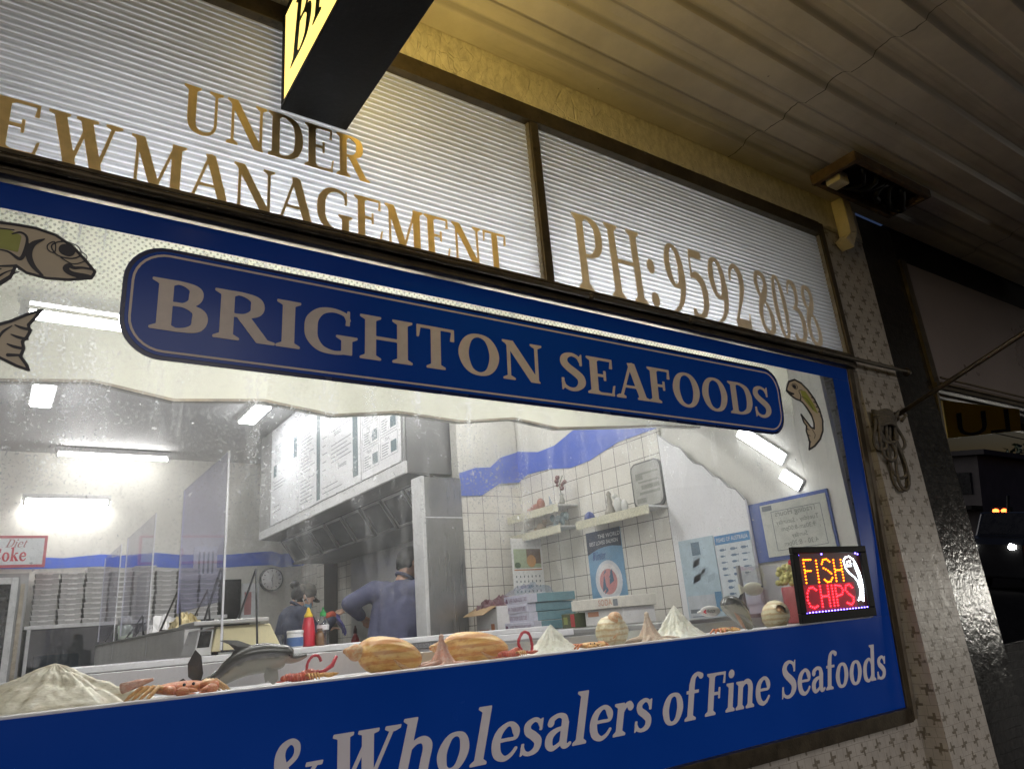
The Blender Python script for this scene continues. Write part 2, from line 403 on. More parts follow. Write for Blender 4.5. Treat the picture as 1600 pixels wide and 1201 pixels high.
GL = {
 'U': (.92, V(.2, y0=.3, bl=0, br=0) + St((.2, .32, .17), (.23, .14, .14), (.35, .04, .08), (.5, .03, .06), (.63, .09, .05), (.70, .22, .05), (.71, .4, .05)) + V(.71, .05, .35, 1, 0, 0, .12, .12)),
 'N': (.95, V(.16, .05, bl=.1, br=.1, tl=.1, tr=.0) + V(.80, .05, 0, 1, 0, 0, .1, .1) + Dg(.16, 1, .76, 0, .2)),
 'D': (.88, V(.2) + St((.2, .975, .05), (.45, .965, .06), (.66, .85, .13), (.74, .66, .175), (.755, .5, .185), (.74, .34, .175), (.66, .15, .13), (.45, .035, .06), (.2, .025, .05))),
 'E': (.80, V(.2) + Bar(.2, .70, .977, .046) + Bar(.2, .72, .023, .046) + Bar(.2, .50, .52) + Tend(.70, .76, 1, .06) + [('p', [(.66, 0), (.70, 0), (.75, .28), (.715, .26)])] + [('p', [(.47, .40), (.51, .40), (.51, .65), (.47, .65)])]),
 'F': (.74, V(.2) + Bar(.2, .68, .977, .046) + Bar(.2, .50, .5) + Tend(.68, .74, 1, .06) + [('p', [(.47, .38), (.51, .38), (.51, .63), (.47, .63)])]),
 'R': (.90, V(.2) + St((.2, .975, .05), (.42, .97, .06), (.60, .89, .14), (.635, .75, .18), (.60, .61, .14), (.44, .515, .06), (.2, .51, .05)) + Dg(.42, .52, .74, 0, .19) + [('p', [(.66, 0), (.90, 0), (.90, .035), (.80, .06), (.7, .06)])]),
 'W': (1.22, Dg(.19, 1, .42, 0, .18) + Dg(.42, 0, .64, .92, .05) + Dg(.60, 1, .82, 0, .18) + Dg(.82, 0, 1.05, 1, .05) + Sf(.19, 1, .16, -1) + Sf(.62, 1, .17, -1) + Sf(1.05, 1, .13, -1)),
 'M': (1.10, V(.15, .05, bl=.1, br=.1, tl=.1, tr=0) + Dg(.17, 1, .52, 0, .19) + Dg(.52, 0, .84, .95, .05) + V(.89, .18, bl=.09, br=.09, tl=.0, tr=.09)),
 'A': (.92, Dg(.12, 0, .45, 1, .05) + Dg(.46, 1, .76, 0, .19) + Bar(.22, .66, .33, .045) + Sf(.12, 0, .12) + Sf(.76, 0, .16) + [('p', [(.40, 1), (.50, 1.02), (.55, .93), (.4, .9)])]),
 'G': (.95, St((.76, .80, .06), (.70, .92, .06), (.50, .975, .07), (.30, .91, .12), (.17, .72, .17), (.145, .5, .185), (.17, .28, .17), (.30, .09, .12), (.50, .025, .065), (.68, .05, .06), (.74, .12, .07)) + V(.74, .16, .02, .42, 0, 0, .09, .09) + Tend(.775, .68, 1.0, .05)),
 'T': (.84, V(.42, tl=0, tr=0) + Bar(.06, .78, .977, .046) + Tend(.78, .72, 1, .06) + [('p', [(.06, .72), (.08, .72), (.12, 1), (.06, 1)])]),
 'P': (.80, V(.2) + St((.2, .975, .05), (.42, .97, .06), (.60, .88, .14), (.64, .73, .18), (.60, .57, .14), (.42, .465, .06), (.2, .46, .05))),
 'H': (1.0, V(.2) + V(.78) + Bar(.2, .78, .51)),
 'I': (.42, V(.21)),
 'B': (.84, V(.2) + St((.2, .975, .05), (.42, .97, .06), (.58, .89, .14), (.60, .76, .17), (.56, .62, .12), (.42, .535, .05), (.2, .53, .05)) + St((.2, .53, .05), (.45, .53, .06), (.64, .44, .15), (.67, .28, .19), (.62, .11, .14), (.44, .03, .06), (.2, .025, .05))),
 'O': (.96, O_(.47, .5, .42, .515, .185, .06)),
 'S': (.72, St((.57, .80, .055), (.50, .92, .06), (.34, .97, .07), (.18, .89, .13), (.15, .74, .165), (.25, .61, .17), (.42, .49, .18), (.56, .36, .18), (.575, .2, .16), (.46, .06, .09), (.3, .025, .065), (.15, .09, .06), (.10, .2, .055)) + [('p', [(.56, .70), (.60, .70), (.60, 1.0), (.56, .94)])] + [('p', [(.08, .30), (.12, .30), (.12, .05), (.08, 0)])]),
 ':': (.36, [('l', [(.18, .10, .21), (.181, .10, .21)]), ('l', [(.18, .56, .21), (.181, .56, .21)])]),
 '9': (.66, O_(.32, .68, .27, .32, .16, .06) + St((.51, .68, .15), (.52, .48, .16), (.44, .24, .12), (.30, .09, .07), (.12, .01, .03))),
 '5': (.66, Bar(.18, .55, .95, .12) + St((.19, .95, .05), (.15, .60, .05)) + St((.15, .60, .05), (.30, .625, .12), (.46, .53, .17), (.50, .33, .18), (.42, .13, .13), (.25, .03, .07), (.1, .05, .09), (.10, .08, .12))),
 '2': (.66, St((.10, .74, .06), (.16, .89, .07), (.30, .96, .08), (.44, .88, .14), (.475, .72, .16), (.40, .52, .12), (.24, .30, .07), (.09, .10, .06)) + [('p', [(.06, .0), (.54, .0), (.58, .26), (.54, .26), (.50, .15), (.12, .15)])]),
 '8': (.66, St((.30, .965, .06), (.46, .90, .12), (.48, .76, .14), (.38, .62, .15), (.20, .49, .15), (.10, .30, .14), (.13, .12, .12), (.30, .035, .06), (.48, .11, .14), (.52, .27, .15), (.45, .43, .10), (.30, .55, .06), (.17, .64, .10), (.125, .77, .13), (.17, .91, .10), (.30, .965, .06))),
 '0': (.66, O_(.32, .5, .27, .51, .165, .055)),
 '3': (.66, St((.10, .78, .05), (.17, .92, .07), (.30, .965, .08), (.44, .89, .14), (.45, .74, .14), (.36, .60, .08), (.22, .53, .05)) + St((.22, .54, .05), (.40, .52, .10), (.52, .40, .16), (.52, .22, .17), (.42, .07, .10), (.25, .025, .07), (.12, .05, .10), (.10, .08, .12))),
 '&': (1.12, St((.98, .52, .05), (.86, .30, .06), (.66, .10, .08), (.42, .03, .12), (.20, .10, .16), (.14, .28, .17), (.24, .45, .12), (.44, .58, .07), (.58, .72, .08), (.56, .88, .08), (.44, .96, .07), (.32, .88, .12), (.31, .72, .15), (.42, .50, .19), (.62, .26, .20), (.82, .08, .14), (1.0, .06, .05)) + Bar(.82, 1.1, .56, .045)),
 'h': (.76, V(.18, .15, 0, 1.08, .07, .07, .09, 0) + St((.2, .50, .05), (.32, .64, .08), (.46, .66, .11), (.56, .54, .15), (.565, .3, .15), (.565, .12, .15)) + V(.565, .15, 0, .35, .07, .08, 0, 0)),
 'o': (.70, O_(.34, .335, .30, .355, .16, .06)),
 'l': (.40, V(.2, .16, 0, 1.08, .08, .08, .09, 0)),
 'e': (.64, St((.12, .37, .045), (.34, .375, .045), (.53, .385, .05), (.52, .52, .13), (.42, .65, .08), (.30, .66, .07), (.16, .54, .13), (.115, .34, .155), (.18, .12, .14), (.34, .02, .08), (.48, .07, .06), (.57, .18, .045))),
 's': (.56, St((.44, .53, .05), (.38, .63, .06), (.27, .665, .07), (.14, .58, .12), (.16, .45, .13), (.30, .35, .14), (.42, .23, .14), (.40, .08, .12), (.26, .015, .06), (.14, .05, .06), (.08, .15, .05)) + [('p', [(.43, .45), (.47, .45), (.47, .67), (.43, .65)])] + [('p', [(.06, .22), (.10, .22), (.10, .03), (.06, .0)])]),
 'a': (.68, V(.47, .15, .06, .5, 0, 0, 0, 0) + St((.47, .48, .15), (.42, .62, .10), (.28, .665, .07), (.14, .60, .10), (.12, .53, .13)) + St((.46, .40, .05), (.28, .37, .08), (.14, .27, .14), (.13, .12, .14), (.22, .02, .08), (.36, .07, .06), (.46, .16, .05)) + St((.47, .15, .15), (.50, .05, .12), (.58, .02, .06), (.64, .06, .05))),
 'r': (.56, V(.18, .15, 0, .68, .07, .09, .09, 0) + St((.2, .44, .05), (.29, .60, .07), (.39, .65, .10), (.44, .58, .14))),
 'f': (.48, V(.2, .15, 0, .82, .08, .10, 0, 0) + St((.2, .80, .15), (.24, .98, .11), (.36, 1.06, .07), (.48, 1.0, .12)) + Bar(.05, .42, .645, .05)),
 'i': (.38, V(.19, .15, 0, .68, .08, .08, .09, 0) + [('l', [(.18, .92, .19), (.181, .92, .19)])]),
 'n': (.76, V(.18, .15, 0, .68, .07, .07, .09, 0) + St((.2, .50, .05), (.32, .64, .08), (.46, .66, .11), (.56, .54, .15), (.565, .3, .15)) + V(.565, .15, 0, .4, .07, .08, 0, 0)),
 'd': (.76, V(.55, .15, 0, 1.08, 0, .09, .09, 0) + St((.50, .50, .05), (.42, .63, .06), (.32, .66, .07), (.17, .54, .14), (.13, .33, .155), (.17, .12, .14), (.30, .015, .07), (.42, .05, .06), (.5, .16, .05))),
 'g': (.70, O_(.32, .44, .25, .23, .13, .06) + St((.25, .22, .06), (.16, .13, .08), (.24, .05, .1), (.42, .0, .12), (.55, -.1, .12), (.46, -.24, .08), (.28, -.27, .06), (.13, -.2, .09), (.14, -.08, .07), (.24, .0, .05)) + Bar(.5, .66, .62, .07)),
 't': (.46, V(.2, .15, .12, .86, 0, 0, 0, 0) + St((.2, .2, .15), (.24, .05, .11), (.34, .02, .07), (.42, .09, .04)) + Bar(.05, .42, .645, .05)),
 'k': (.76, V(.18, .15, 0, 1.08, .07, .07, .09, 0) + Dg(.2, .28, .52, .66, .06) + Dg(.34, .42, .60, 0, .17) + Sf(.54, .66, .11, -1) + Sf(.60, 0, .12)),
 'C': (.86, St((.72, .76, .06), (.66, .91, .06), (.48, .975, .07), (.28, .90, .12), (.16, .71, .17), (.14, .5, .18), (.16, .28, .17), (.28, .09, .12), (.48, .025, .065), (.66, .08, .055), (.75, .22, .05)) + Tend(.74, .68, 1.0, .05)),
 'L': (.74, V(.2) + Bar(.2, .68, .023, .046) + [('p', [(.62, 0), (.66, 0), (.72, .30), (.685, .28)])]),
}
GC = {}
def glyph_loops(ch, step, weight):
    k = (ch, step, weight)
    if k not in GC: GC[k] = field_loops(GL[ch][1], step, weight)
    return GC[k]

def loops_mesh(name, loops, place, thick, matl, parent, normal):
    """fills the loops (holes respected) and gives the sheet its thickness; place(u, v) -> point on the carrying surface"""
    cu = bpy.data.curves.new(name, 'CURVE'); cu.dimensions = '2D'; cu.fill_mode = 'BOTH'
    for lp in loops:
        sp = cu.splines.new('POLY'); sp.points.add(len(lp) - 1)
        for i, p in enumerate(lp): sp.points[i].co = (p[0], p[1], 0, 1)
        sp.use_cyclic_u = True
    ob = bpy.data.objects.new(name, cu); COL.objects.link(ob)
    dg = bpy.context.evaluated_depsgraph_get(); dg.update()
    me = bpy.data.meshes.new_from_object(ob.evaluated_get(dg))
    bpy.data.objects.remove(ob)
    bm = bmesh.new(); bm.from_mesh(me); bpy.data.meshes.remove(me)
    bmesh.ops.remove_doubles(bm, verts=bm.verts, dist=1e-6)
    n = Vector(normal).normalized(); o = origin(parent) if parent is not None else Vector()
    top = {}
    for v in bm.verts: v.co = Vector(place(v.co.x, v.co.y)) - o
    bm.normal_update()
    for f in bm.faces:
        if f.normal.dot(n) < 0: f.normal_flip()
    ext = bmesh.ops.extrude_face_region(bm, geom=bm.faces[:])
    for g in ext['geom']:
        if isinstance(g, bmesh.types.BMVert): g.co += n * thick
    bmesh.ops.recalc_face_normals(bm, faces=bm.faces[:])
    m2 = bpy.data.meshes.new(name); bm.to_mesh(m2); bm.free()
    return link_mesh(name, m2, matl, parent)

def text_loops(txt, width, height, shear=0, small=1.0, gap=.0, space=.42, step=.0165, weight=.0):
    """loops of a line of lettering scaled to width x cap height; small = size of every letter but the first of a word"""
    x = 0; raw = []; first = True
    for ch in txt:
        if ch == ' ': x += space; first = True; continue
        k = 1.0 if first or small == 1.0 else small
        for lp in glyph_loops(ch, step, weight):
            raw.append([(x + p[0] * k, p[1] * k) for p in lp])
        x += (GL[ch][0] + gap) * k
        first = False
    if small == 1.0: pass
    sx = width / x
    return [[(p[0] * sx + p[1] * height * shear, p[1] * height) for p in lp] for lp in raw]

def plain_text(name, txt, size, place, matl, parent, normal, thick=.0008, align='LEFT', width=None, sx=1.0):
    """small sans lettering from the default typeface"""
    cu = bpy.data.curves.new(name, 'FONT'); cu.body = txt; cu.size = size; cu.align_x = align
    cu.resolution_u = 3
    ob = bpy.data.objects.new(name, cu); COL.objects.link(ob)
    dg = bpy.context.evaluated_depsgraph_get(); dg.update()
    me = bpy.data.meshes.new_from_object(ob.evaluated_get(dg))
    bpy.data.objects.remove(ob)
    o = origin(parent) if parent is not None else Vector()
    n = Vector(normal).normalized()
    if width and len(me.vertices):
        w = max(v.co.x for v in me.vertices) - min(v.co.x for v in me.vertices); sx = width / max(w, 1e-6)
    for v in me.vertices: v.co = Vector(place(v.co.x * sx, v.co.y)) + n * thick - o
    return link_mesh(name, me, matl, parent)
# ------------------------------------------------------------------ materials
M = {}
def m_pinwheel(name, base, grout, mark, rough, a=.105, bump=.25, gloss_bump=0, cell=.042, gw=.4):
    """small mosaic tiles with a pinwheel motif on a staggered lattice; u runs along the wall, v up"""
    m, nt, p, out = newmat(name)
    vec, x, y, z = coords(nt)
    wob = noise(nt, vec, 9, 2) * .012
    u = x + y * .92 + wob; v = z + wob
    def motif(du, dv):
        pu = (u + du).mod(a) - a / 2; pv = (v + dv).mod(a * 1.1) - a * .55
        h = .0052
        def rect(cx, cy, hx, hy): return ((pu - cx).abs() < hx) * ((pv - cy).abs() < hy)
        return rect(.012, .004, .012, h).max(rect(-.012, -.004, .012, h)).max(rect(-.004, .012, h, .012)).max(rect(.004, -.012, h, .012))
    mk = motif(0, 0).max(motif(a / 2, a * .55))
    fade = noise(nt, vec, 25, 3).smooth(.30, .5)
    row = v / cell; gv = (row.fract() - .5).abs() > .475
    gu = ((u / cell + row.floor() * .37 + noise(nt, vec, 4, 1) * .8).fract() - .5).abs() > .478
    g = gv.max(gu)
    c = mixc(nt, noise(nt, vec, 7, 5).smooth(.3, .7), shade(base, .82), base)
    c = mixc(nt, noise(nt, vec, 3, 8, .7).smooth(.5, .75) * .45, c, shade(grout, .8))
    c = mixc(nt, g * .7, c, grout)
    c = mixc(nt, mk * fade * .8, c, mark)
    nt.links.new(c, p.inputs['Base Color'])
    nt.links.new((noise(nt, vec, 12) * .25 + (rough - .1)).v, p.inputs['Roughness'])
    hgt = (X(nt, g.v) * -gw) + noise(nt, vec, 30, 3) * (.5 + gloss_bump)
    nt.links.new(bumpn(nt, hgt, bump, .004), p.inputs['Normal'])
    return m
M['pin_tile'] = m_pinwheel('cream pinwheel mosaic tile', (.40, .365, .31), (.18, .16, .13), (.09, .07, .04), .30, gloss_bump=1.2)
M['dark_tile'] = m_pinwheel('black glazed mosaic tile', (.012, .011, .010), (.004, .004, .004), (.03, .028, .024), .16, bump=.7, gloss_bump=.25, gw=1.2)

def m_band():
    m, nt, p, out = newmat('painted over tile band')
    vec, x, y, z = coords(nt)
    st = noise(nt, vec, 26, 5, .7, (1.3, 1, .7))
    vv = noise(nt, vec, 60, 3, .6, (1.3, 1, .45))
    v1 = nt.nodes.new('ShaderNodeTexVoronoi'); v1.feature = 'DISTANCE_TO_EDGE'; v1.inputs['Scale'].default_value = 22
    mp = nt.nodes.new('ShaderNodeMapping'); mp.inputs['Scale'].default_value = (1.6, 1, .8)
    nt.links.new(vec, mp.inputs[0]); nt.links.new(mp.outputs[0], v1.inputs['Vector'])
    edge = X(nt, v1.outputs[0]).smooth(0, .05)
    c = mixc(nt, st.smooth(.3, .7), (.58, .52, .39), (.80, .73, .57))
    c = mixc(nt, noise(nt, vec, 11, 9, .75).smooth(.60, .72) * .7, c, (.16, .13, .09))
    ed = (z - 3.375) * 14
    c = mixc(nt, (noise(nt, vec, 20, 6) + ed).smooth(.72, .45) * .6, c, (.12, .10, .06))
    nt.links.new(c, p.inputs['Base Color']); p.inputs['Roughness'].default_value = .38
    nt.links.new(bumpn(nt, st + vv * .6 + edge * 1.3, .6, .006), p.inputs['Normal'])
    return m
M['band'] = m_band()

def m_awning():
    m, nt, p, out = newmat('painted pressed awning lining')
    vec, x, y, z = coords(nt)
    n1 = noise(nt, vec, 90, 3); n2 = noise(nt, vec, 2.4, 7, .65); n3 = noise(nt, vec, 6, 6, .6, (.15, 2.2, 1))
    c = mixc(nt, n2.smooth(.3, .7), (.50, .455, .40), (.66, .60, .52))
    c = mixc(nt, n3.smooth(.55, .8) * .5, c, (.24, .20, .15))
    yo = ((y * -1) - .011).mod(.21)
    rib_shade = ((yo - .108).abs().smooth(.016, .003)).max((yo - .186).abs().smooth(.012, .002))  # shade painted in as dark lines at the rib steps
    c = mixc(nt, rib_shade * (n2 * .5 + .25), c, (.20, .17, .135))
    wob = noise(nt, vec, 14, 2) * .03
    cr_ = ((x + wob - .015) - 2.62).abs().smooth(.004, .0012).max(((x + wob) - .35).abs().smooth(.004, .0012)).max(((x + wob) - 4.9).abs().smooth(.004, .0012))
    c = mixc(nt, cr_ * .85, c, (.03, .025, .02))
    dots = noise(nt, vec, 38, 1).smooth(.80, .82)
    c = mixc(nt, dots * .7, c, (.05, .04, .03))
    nt.links.new(c, p.inputs['Base Color']); p.inputs['Roughness'].default_value = .55
    nt.links.new(bumpn(nt, n1, .25, .003), p.inputs['Normal'])
    return m
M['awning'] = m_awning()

def m_flute():
    """fluted opal sheet lit from inside the shop"""
    m, nt, p, out = newmat('fluted opal sheet')
    vec, x, y, z = coords(nt)
    nt.nodes.remove(p)
    d = nt.nodes.new('ShaderNodeBsdfDiffuse'); t = nt.nodes.new('ShaderNodeBsdfTranslucent'); g = nt.nodes.new('ShaderNodeBsdfGlossy')
    dirt = noise(nt, vec, 5, 8, .7).smooth(.45, .8); spk = noise(nt, vec, 34, 3).smooth(.70, .78)
    grv = (z * 50).fract(); gr = (grv - .5).abs().smooth(.30, .48)
    c = mixc(nt, dirt * .35, (.74, .77, .86), (.42, .42, .44))
    c = mixc(nt, gr * .55, c, (.30, .28, .27))
    c = mixc(nt, spk * .5, c, (.9, .9, .9))
    nt.links.new(c, d.inputs[0]); nt.links.new(c, t.inputs[0])
    g.inputs['Roughness'].default_value = .22; g.inputs[0].default_value = (.9, .9, .9, 1)
    m1 = nt.nodes.new('ShaderNodeMixShader'); m1.inputs[0].default_value = .72
    nt.links.new(d.outputs[0], m1.inputs[1]); nt.links.new(t.outputs[0], m1.inputs[2])
    m2 = nt.nodes.new('ShaderNodeMixShader'); m2.inputs[0].default_value = .07
    nt.links.new(m1.outputs[0], m2.inputs[1]); nt.links.new(g.outputs[0], m2.inputs[2])
    nt.links.new(m2.outputs[0], out.inputs[0])
    return m
M['flute'] = m_flute()

def m_glass(name, refl=1.0, dust=.0, tint=(1, 1, 1), streak=False, rough=.0):
    m, nt, p, out = newmat(name)
    nt.nodes.remove(p)
    vec, x, y, z = coords(nt)
    tr = nt.nodes.new('ShaderNodeBsdfTransparent'); tr.inputs[0].default_value = (*tint, 1)
    gl = nt.nodes.new('ShaderNodeBsdfGlossy'); gl.inputs['Roughness'].default_value = rough
    fr = nt.nodes.new('ShaderNodeFresnel'); fr.inputs[0].default_value = 1.5
    base = tr.outputs[0]
    if dust:
        df = nt.nodes.new('ShaderNodeBsdfDiffuse'); tl = nt.nodes.new('ShaderNodeBsdfTranslucent')
        df.inputs[0].default_value = (.75, .76, .78, 1); tl.inputs[0].default_value = (.85, .86, .88, 1)
        mx = nt.nodes.new('ShaderNodeMixShader'); mx.inputs[0].default_value = .75
        nt.links.new(df.outputs[0], mx.inputs[1]); nt.links.new(tl.outputs[0], mx.inputs[2])
        cloud = noise(nt, vec, 2.2, 6, .6).smooth(.25, .75)
        fine = noise(nt, vec, 150, 2, .7).smooth(.48, .72)
        spk = noise(nt, vec, 55, 2).smooth(.72, .76)
        k = cloud * .7 + fine * 1.25 * (cloud + .25) + .22 + spk * 2.2
        if streak:
            run = noise(nt, vec, 9, 3, .5, (3.2, 1, .12)).smooth(.56, .72) * (z - 1.75).smooth(.05, .5)
            wipe = noise(nt, vec, 8, 4, .6, (2.6, 1, .5)).smooth(.5, .62) * .5
            k = k + run * .55 + wipe * .9
            k = k * ((x - 3.0) * -1).smooth(-.6, 2.4).op('MULTIPLY_ADD', .75, .45)
        if streak: k = k * (z.smooth(1.45, 2.05) * .9 + .22)
        m3 = nt.nodes.new('ShaderNodeMixShader')
        nt.links.new((k * dust).min(.6).v, m3.inputs[0])
        nt.links.new(base, m3.inputs[1]); nt.links.new(mx.outputs[0], m3.inputs[2]); base = m3.outputs[0]
    m4 = nt.nodes.new('ShaderNodeMixShader')
    nt.links.new((X(nt, fr.outputs[0]) * refl).min(.95).v, m4.inputs[0])
    nt.links.new(base, m4.inputs[1]); nt.links.new(gl.outputs[0], m4.inputs[2])
    nt.links.new(m4.outputs[0], out.inputs[0])
    return m
M['glass'] = m_glass('dusty shop window glass', 0.8, .18, streak=True)
M['acrylic'] = m_glass('clear acrylic sheet', .35, .03, (.93, .93, .98))
M['acrylic_blue'] = m_glass('faint blue acrylic sheet', .35, .10, (.86, .86, 1.0))
M['clear'] = m_glass('clear plastic', 1.4, .06, (.95, .97, .97))

def m_film():
    """white printed film punched with small holes, printed ever thinner towards its lower edge"""
    m, nt, p, out = newmat('perforated white film')
    nt.nodes.remove(p)
    vec, x, y, z = coords(nt)
    tr = nt.nodes.new('ShaderNodeBsdfTransparent')
    df = nt.nodes.new('ShaderNodeBsdfDiffuse'); df.inputs[0].default_value = (.66, .66, .56, 1)
    tl = nt.nodes.new('ShaderNodeBsdfTranslucent'); tl.inputs[0].default_value = (.72, .73, .62, 1)
    mx = nt.nodes.new('ShaderNodeMixShader'); mx.inputs[0].default_value = .5
    nt.links.new(df.outputs[0], mx.inputs[1]); nt.links.new(tl.outputs[0], mx.inputs[2])
    a = .0165
    def dot(du, dz):
        pu = (x + du).mod(a) - a / 2; pz = (z + dz).mod(a) - a / 2
        return (pu * pu + pz * pz).op('SQRT').smooth(.0037, .0022)
    d = dot(0, 0).max(dot(a / 2, a / 2))
    k = z.smooth(2.22, 2.44) * .93
    k = k - d * .55 * z.smooth(2.28, 2.40)
    m3 = nt.nodes.new('ShaderNodeMixShader'); nt.links.new(k.max(0).v, m3.inputs[0])
    nt.links.new(tr.outputs[0], m3.inputs[1]); nt.links.new(mx.outputs[0], m3.inputs[2])
    nt.links.new(m3.outputs[0], out.inputs[0])
    return m
M['film'] = m_film()

def m_walltile(name='glazed white wall tile', axis='y', oy=0.0):
    m, nt, p, out = newmat(name)
    vec, x, y, z = coords(nt)
    u = y if axis == 'y' else x
    s, t = .1305, .1265
    gu = (((u - 1.61 + oy) / s).fract() - .5).abs() > .482
    gv = (((z - 2.326) / t).fract() - .5).abs() > .482
    g = gu.max(gv)
    c = mixc(nt, noise(nt, vec, 3, 5).smooth(.3, .7), (.66, .63, .57), (.74, .72, .66))
    cell = nt.nodes.new('ShaderNodeTexWhiteNoise'); cell.noise_dimensions = '2D'
    cb = nt.nodes.new('ShaderNodeCombineXYZ')
    nt.links.new(((u - 1.61 + oy) / s + .5).floor().v, cb.inputs[0]); nt.links.new(((z - 2.326) / t + .5).floor().v, cb.inputs[1])
    nt.links.new(cb.outputs[0], cell.inputs['Vector'])
    c = mixc(nt, X(nt, cell.outputs['Value']) * .18, c, (.55, .52, .46))
    c = mixc(nt, g * .9, c, (.055, .05, .042))
    nt.links.new(c, p.inputs['Base Color'])
    nt.links.new((g * .5 + .16).v, p.inputs['Roughness'])
    nt.links.new(bumpn(nt, (X(nt, g.v) * -1) + noise(nt, vec, 5, 2) * .4, .3, .004), p.inputs['Normal'])
    return m
M['walltile'] = m_walltile()
M['walltile_x'] = m_walltile('glazed white wall tile on return', 'x', .2)

def m_brushed(name, col, rough=.28, sc=(1, 1, 60)):
    m, nt, p, out = newmat(name)
    vec, x, y, z = coords(nt)
    n = noise(nt, vec, 3, 6, .6, sc); n2 = noise(nt, vec, 3, 5)
    nt.links.new(mixc(nt, n2.smooth(.3, .7), shade(col, .8), col), p.inputs['Base Color'])
    p.inputs['Metallic'].default_value = .9
    nt.links.new((n * .2 + (rough - .08) + n2 * .12).v, p.inputs['Roughness'])
    nt.links.new(bumpn(nt, n, .06, .002), p.inputs['Normal'])
    return m
M['steel'] = m_brushed('brushed stainless steel', (.55, .55, .54))
M['steel_dull'] = m_brushed('greasy stainless steel', (.36, .36, .36), .42)
M['steel_dark'] = m_brushed('dark brushed stainless steel', (.30, .30, .295), .22, (40, 40, .6))
M['hood_dark'] = m_brushed('sooty brushed steel', (.20, .20, .205), .38)
M['alu'] = mat('white powder coated aluminium', (.62, .62, .62), .35)
M['bronze'] = mat('weathered bronze aluminium', (.095, .075, .048), .42, .75, .25, 14, .15, 120, dirt=((.03, .025, .018), .7))
M['bronze_light'] = mat('scuffed aluminium edge', (.34, .30, .24), .4, .8, .2, 12, .1, 90, dirt=((.10, .08, .06), .6))
M['blue'] = mat('royal blue vinyl', (.003, .050, .34), .22, 0, .05, 2, 0, spec=.32)
M['navy'] = mat('dark navy vinyl edge', (.004, .010, .06), .25, 0, .05)
M['silver'] = mat('warm silver vinyl lettering', (.62, .54, .47), .42, .12, .06, 30)
M['white_letter'] = mat('pale lilac vinyl lettering', (.66, .62, .64), .4, 0, .05, 12)
M['gold'] = mat('gold leaf vinyl lettering', (.84, .61, .26), .36, .15, .10, 22, .12, 40)
M['gold_pale'] = mat('faded gold vinyl lettering', (.76, .66, .51), .45, .0, .10, 22, .1, 40)
M['black'] = mat('matt black sign paint', (.008, .008, .007), .48, 0, .3, 8, .12, 70, dirt=((.02, .02, .02), .5), spec=.2)
M['black_gloss'] = mat('black plastic', (.012, .012, .013), .28)
M['ink'] = mat('black print', (.012, .010, .016), .45)
M['cream_wall'] = mat('cream painted plaster', (.62, .61, .56), .6, 0, .05, 2, .05, 40)
M['grey_wall'] = mat('grey white painted ceiling', (.50, .50, .50), .6, 0, .07, 2, .05, 40)
M['bulk'] = mat('cream painted bulkhead', (.34, .335, .275), .6, 0, .06, 3, .05, 50)
M['blue_paint'] = mat('blue wall paint', (.05, .11, .50), .45, 0, .08, 4)
M['white'] = mat('white laminate', (.74, .74, .76), .35, 0, .04, 3)
M['white_card'] = mat('white card', (.76, .75, .74), .6, 0, .04, 8)
M['granite'] = mat('speckled grey laminate', (.20, .20, .21), .4, 0, .6, 160)
M['floor'] = mat('grey vinyl floor', (.28, .27, .26), .4, 0, .15, 3)
M['paper'] = mat('poster paper', (.70, .71, .72), .5, 0, .03, 5)
M['timber'] = mat('weathered raw timber', (.11, .065, .030), .7, 0, .35, 18, .4, 60)
M['pvc'] = mat('aged white conduit plastic', (.66, .57, .40), .42, 0, .12, 8, dirt=((.25, .19, .12), .5))
M['rope'] = mat('dirty cotton rope', (.105, .09, .065), .8, 0, .3, 60, .6, 220)
M['asphalt'] = mat('wet asphalt', (.012, .012, .013), .85, 0, .3, 9, .5, 150, spec=.0)
M['paving'] = mat('grey concrete paving', (.038, .036, .034), .5, 0, .15, 5, .2, 90)
M['tube_light'] = emit('lit fluorescent tube', (1.0, .99, .96), 55)
M['tube_window'] = emit('lit fluorescent tube by window', (1.0, 1.0, .95), 84)
M['tube_fill_wall'] = emit('added fill tube near the tiled wall', (1.0, .99, .96), 230)
M['panel_light'] = emit('lit ceiling diffuser', (.97, .99, 1.0), 45)
# ------------------------------------------------------------------ the setting outside
def struct(name, mb, m, **k):
    o = mb.build(name, m, None, **k); o['kind'] = 'structure'; return o
struct('footpath', MB().quad((-30, -3.4, 0), (60, -3.4, 0), (60, .3, 0), (-30, .3, 0)), M['paving'])
struct('kerb', MB().box(-30, -3.55, -.14, 60, -3.4, .002), M['paving'], bevel=.01)
struct('road', MB().quad((-200, -300, -.14), (400, -300, -.14), (400, -3.55, -.14), (-200, -3.55, -.14)), M['asphalt'])

# ------------------------------------------------------------------ the shop building
YB = 7.5
TILT = .095 / 1.535
def wy(z): return TILT * (2.575 - z)          # the display window leans in towards its foot
WNORM = (0, -1, -TILT)
def onwin(off=0.0):
    """(x, z) -> point on the leaning glass, off metres towards the street"""
    return lambda x, z: (x, wy(z) - off, z)
shop = thing('shop_building', 'tiled seafood shop front with a lit white kitchen behind its window', 'shop')
MB().box(-3, .105, 0, 3.325, .3, 1.03).build('riser_wall', M['pin_tile'], shop)
MB().box(3.325, 0, 0, 3.70, .30, 2.575).box(3.292, 0, 2.577, 3.70, .30, 3.362).build('pillar', M['pin_tile'], shop)
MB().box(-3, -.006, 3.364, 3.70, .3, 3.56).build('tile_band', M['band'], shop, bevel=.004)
w = MB()
w.quad((-1.6, .3, .42), (3.2, .3, .42), (3.2, YB, .42), (-1.6, YB, .42)); w.build('interior_floor', M['floor'], shop)
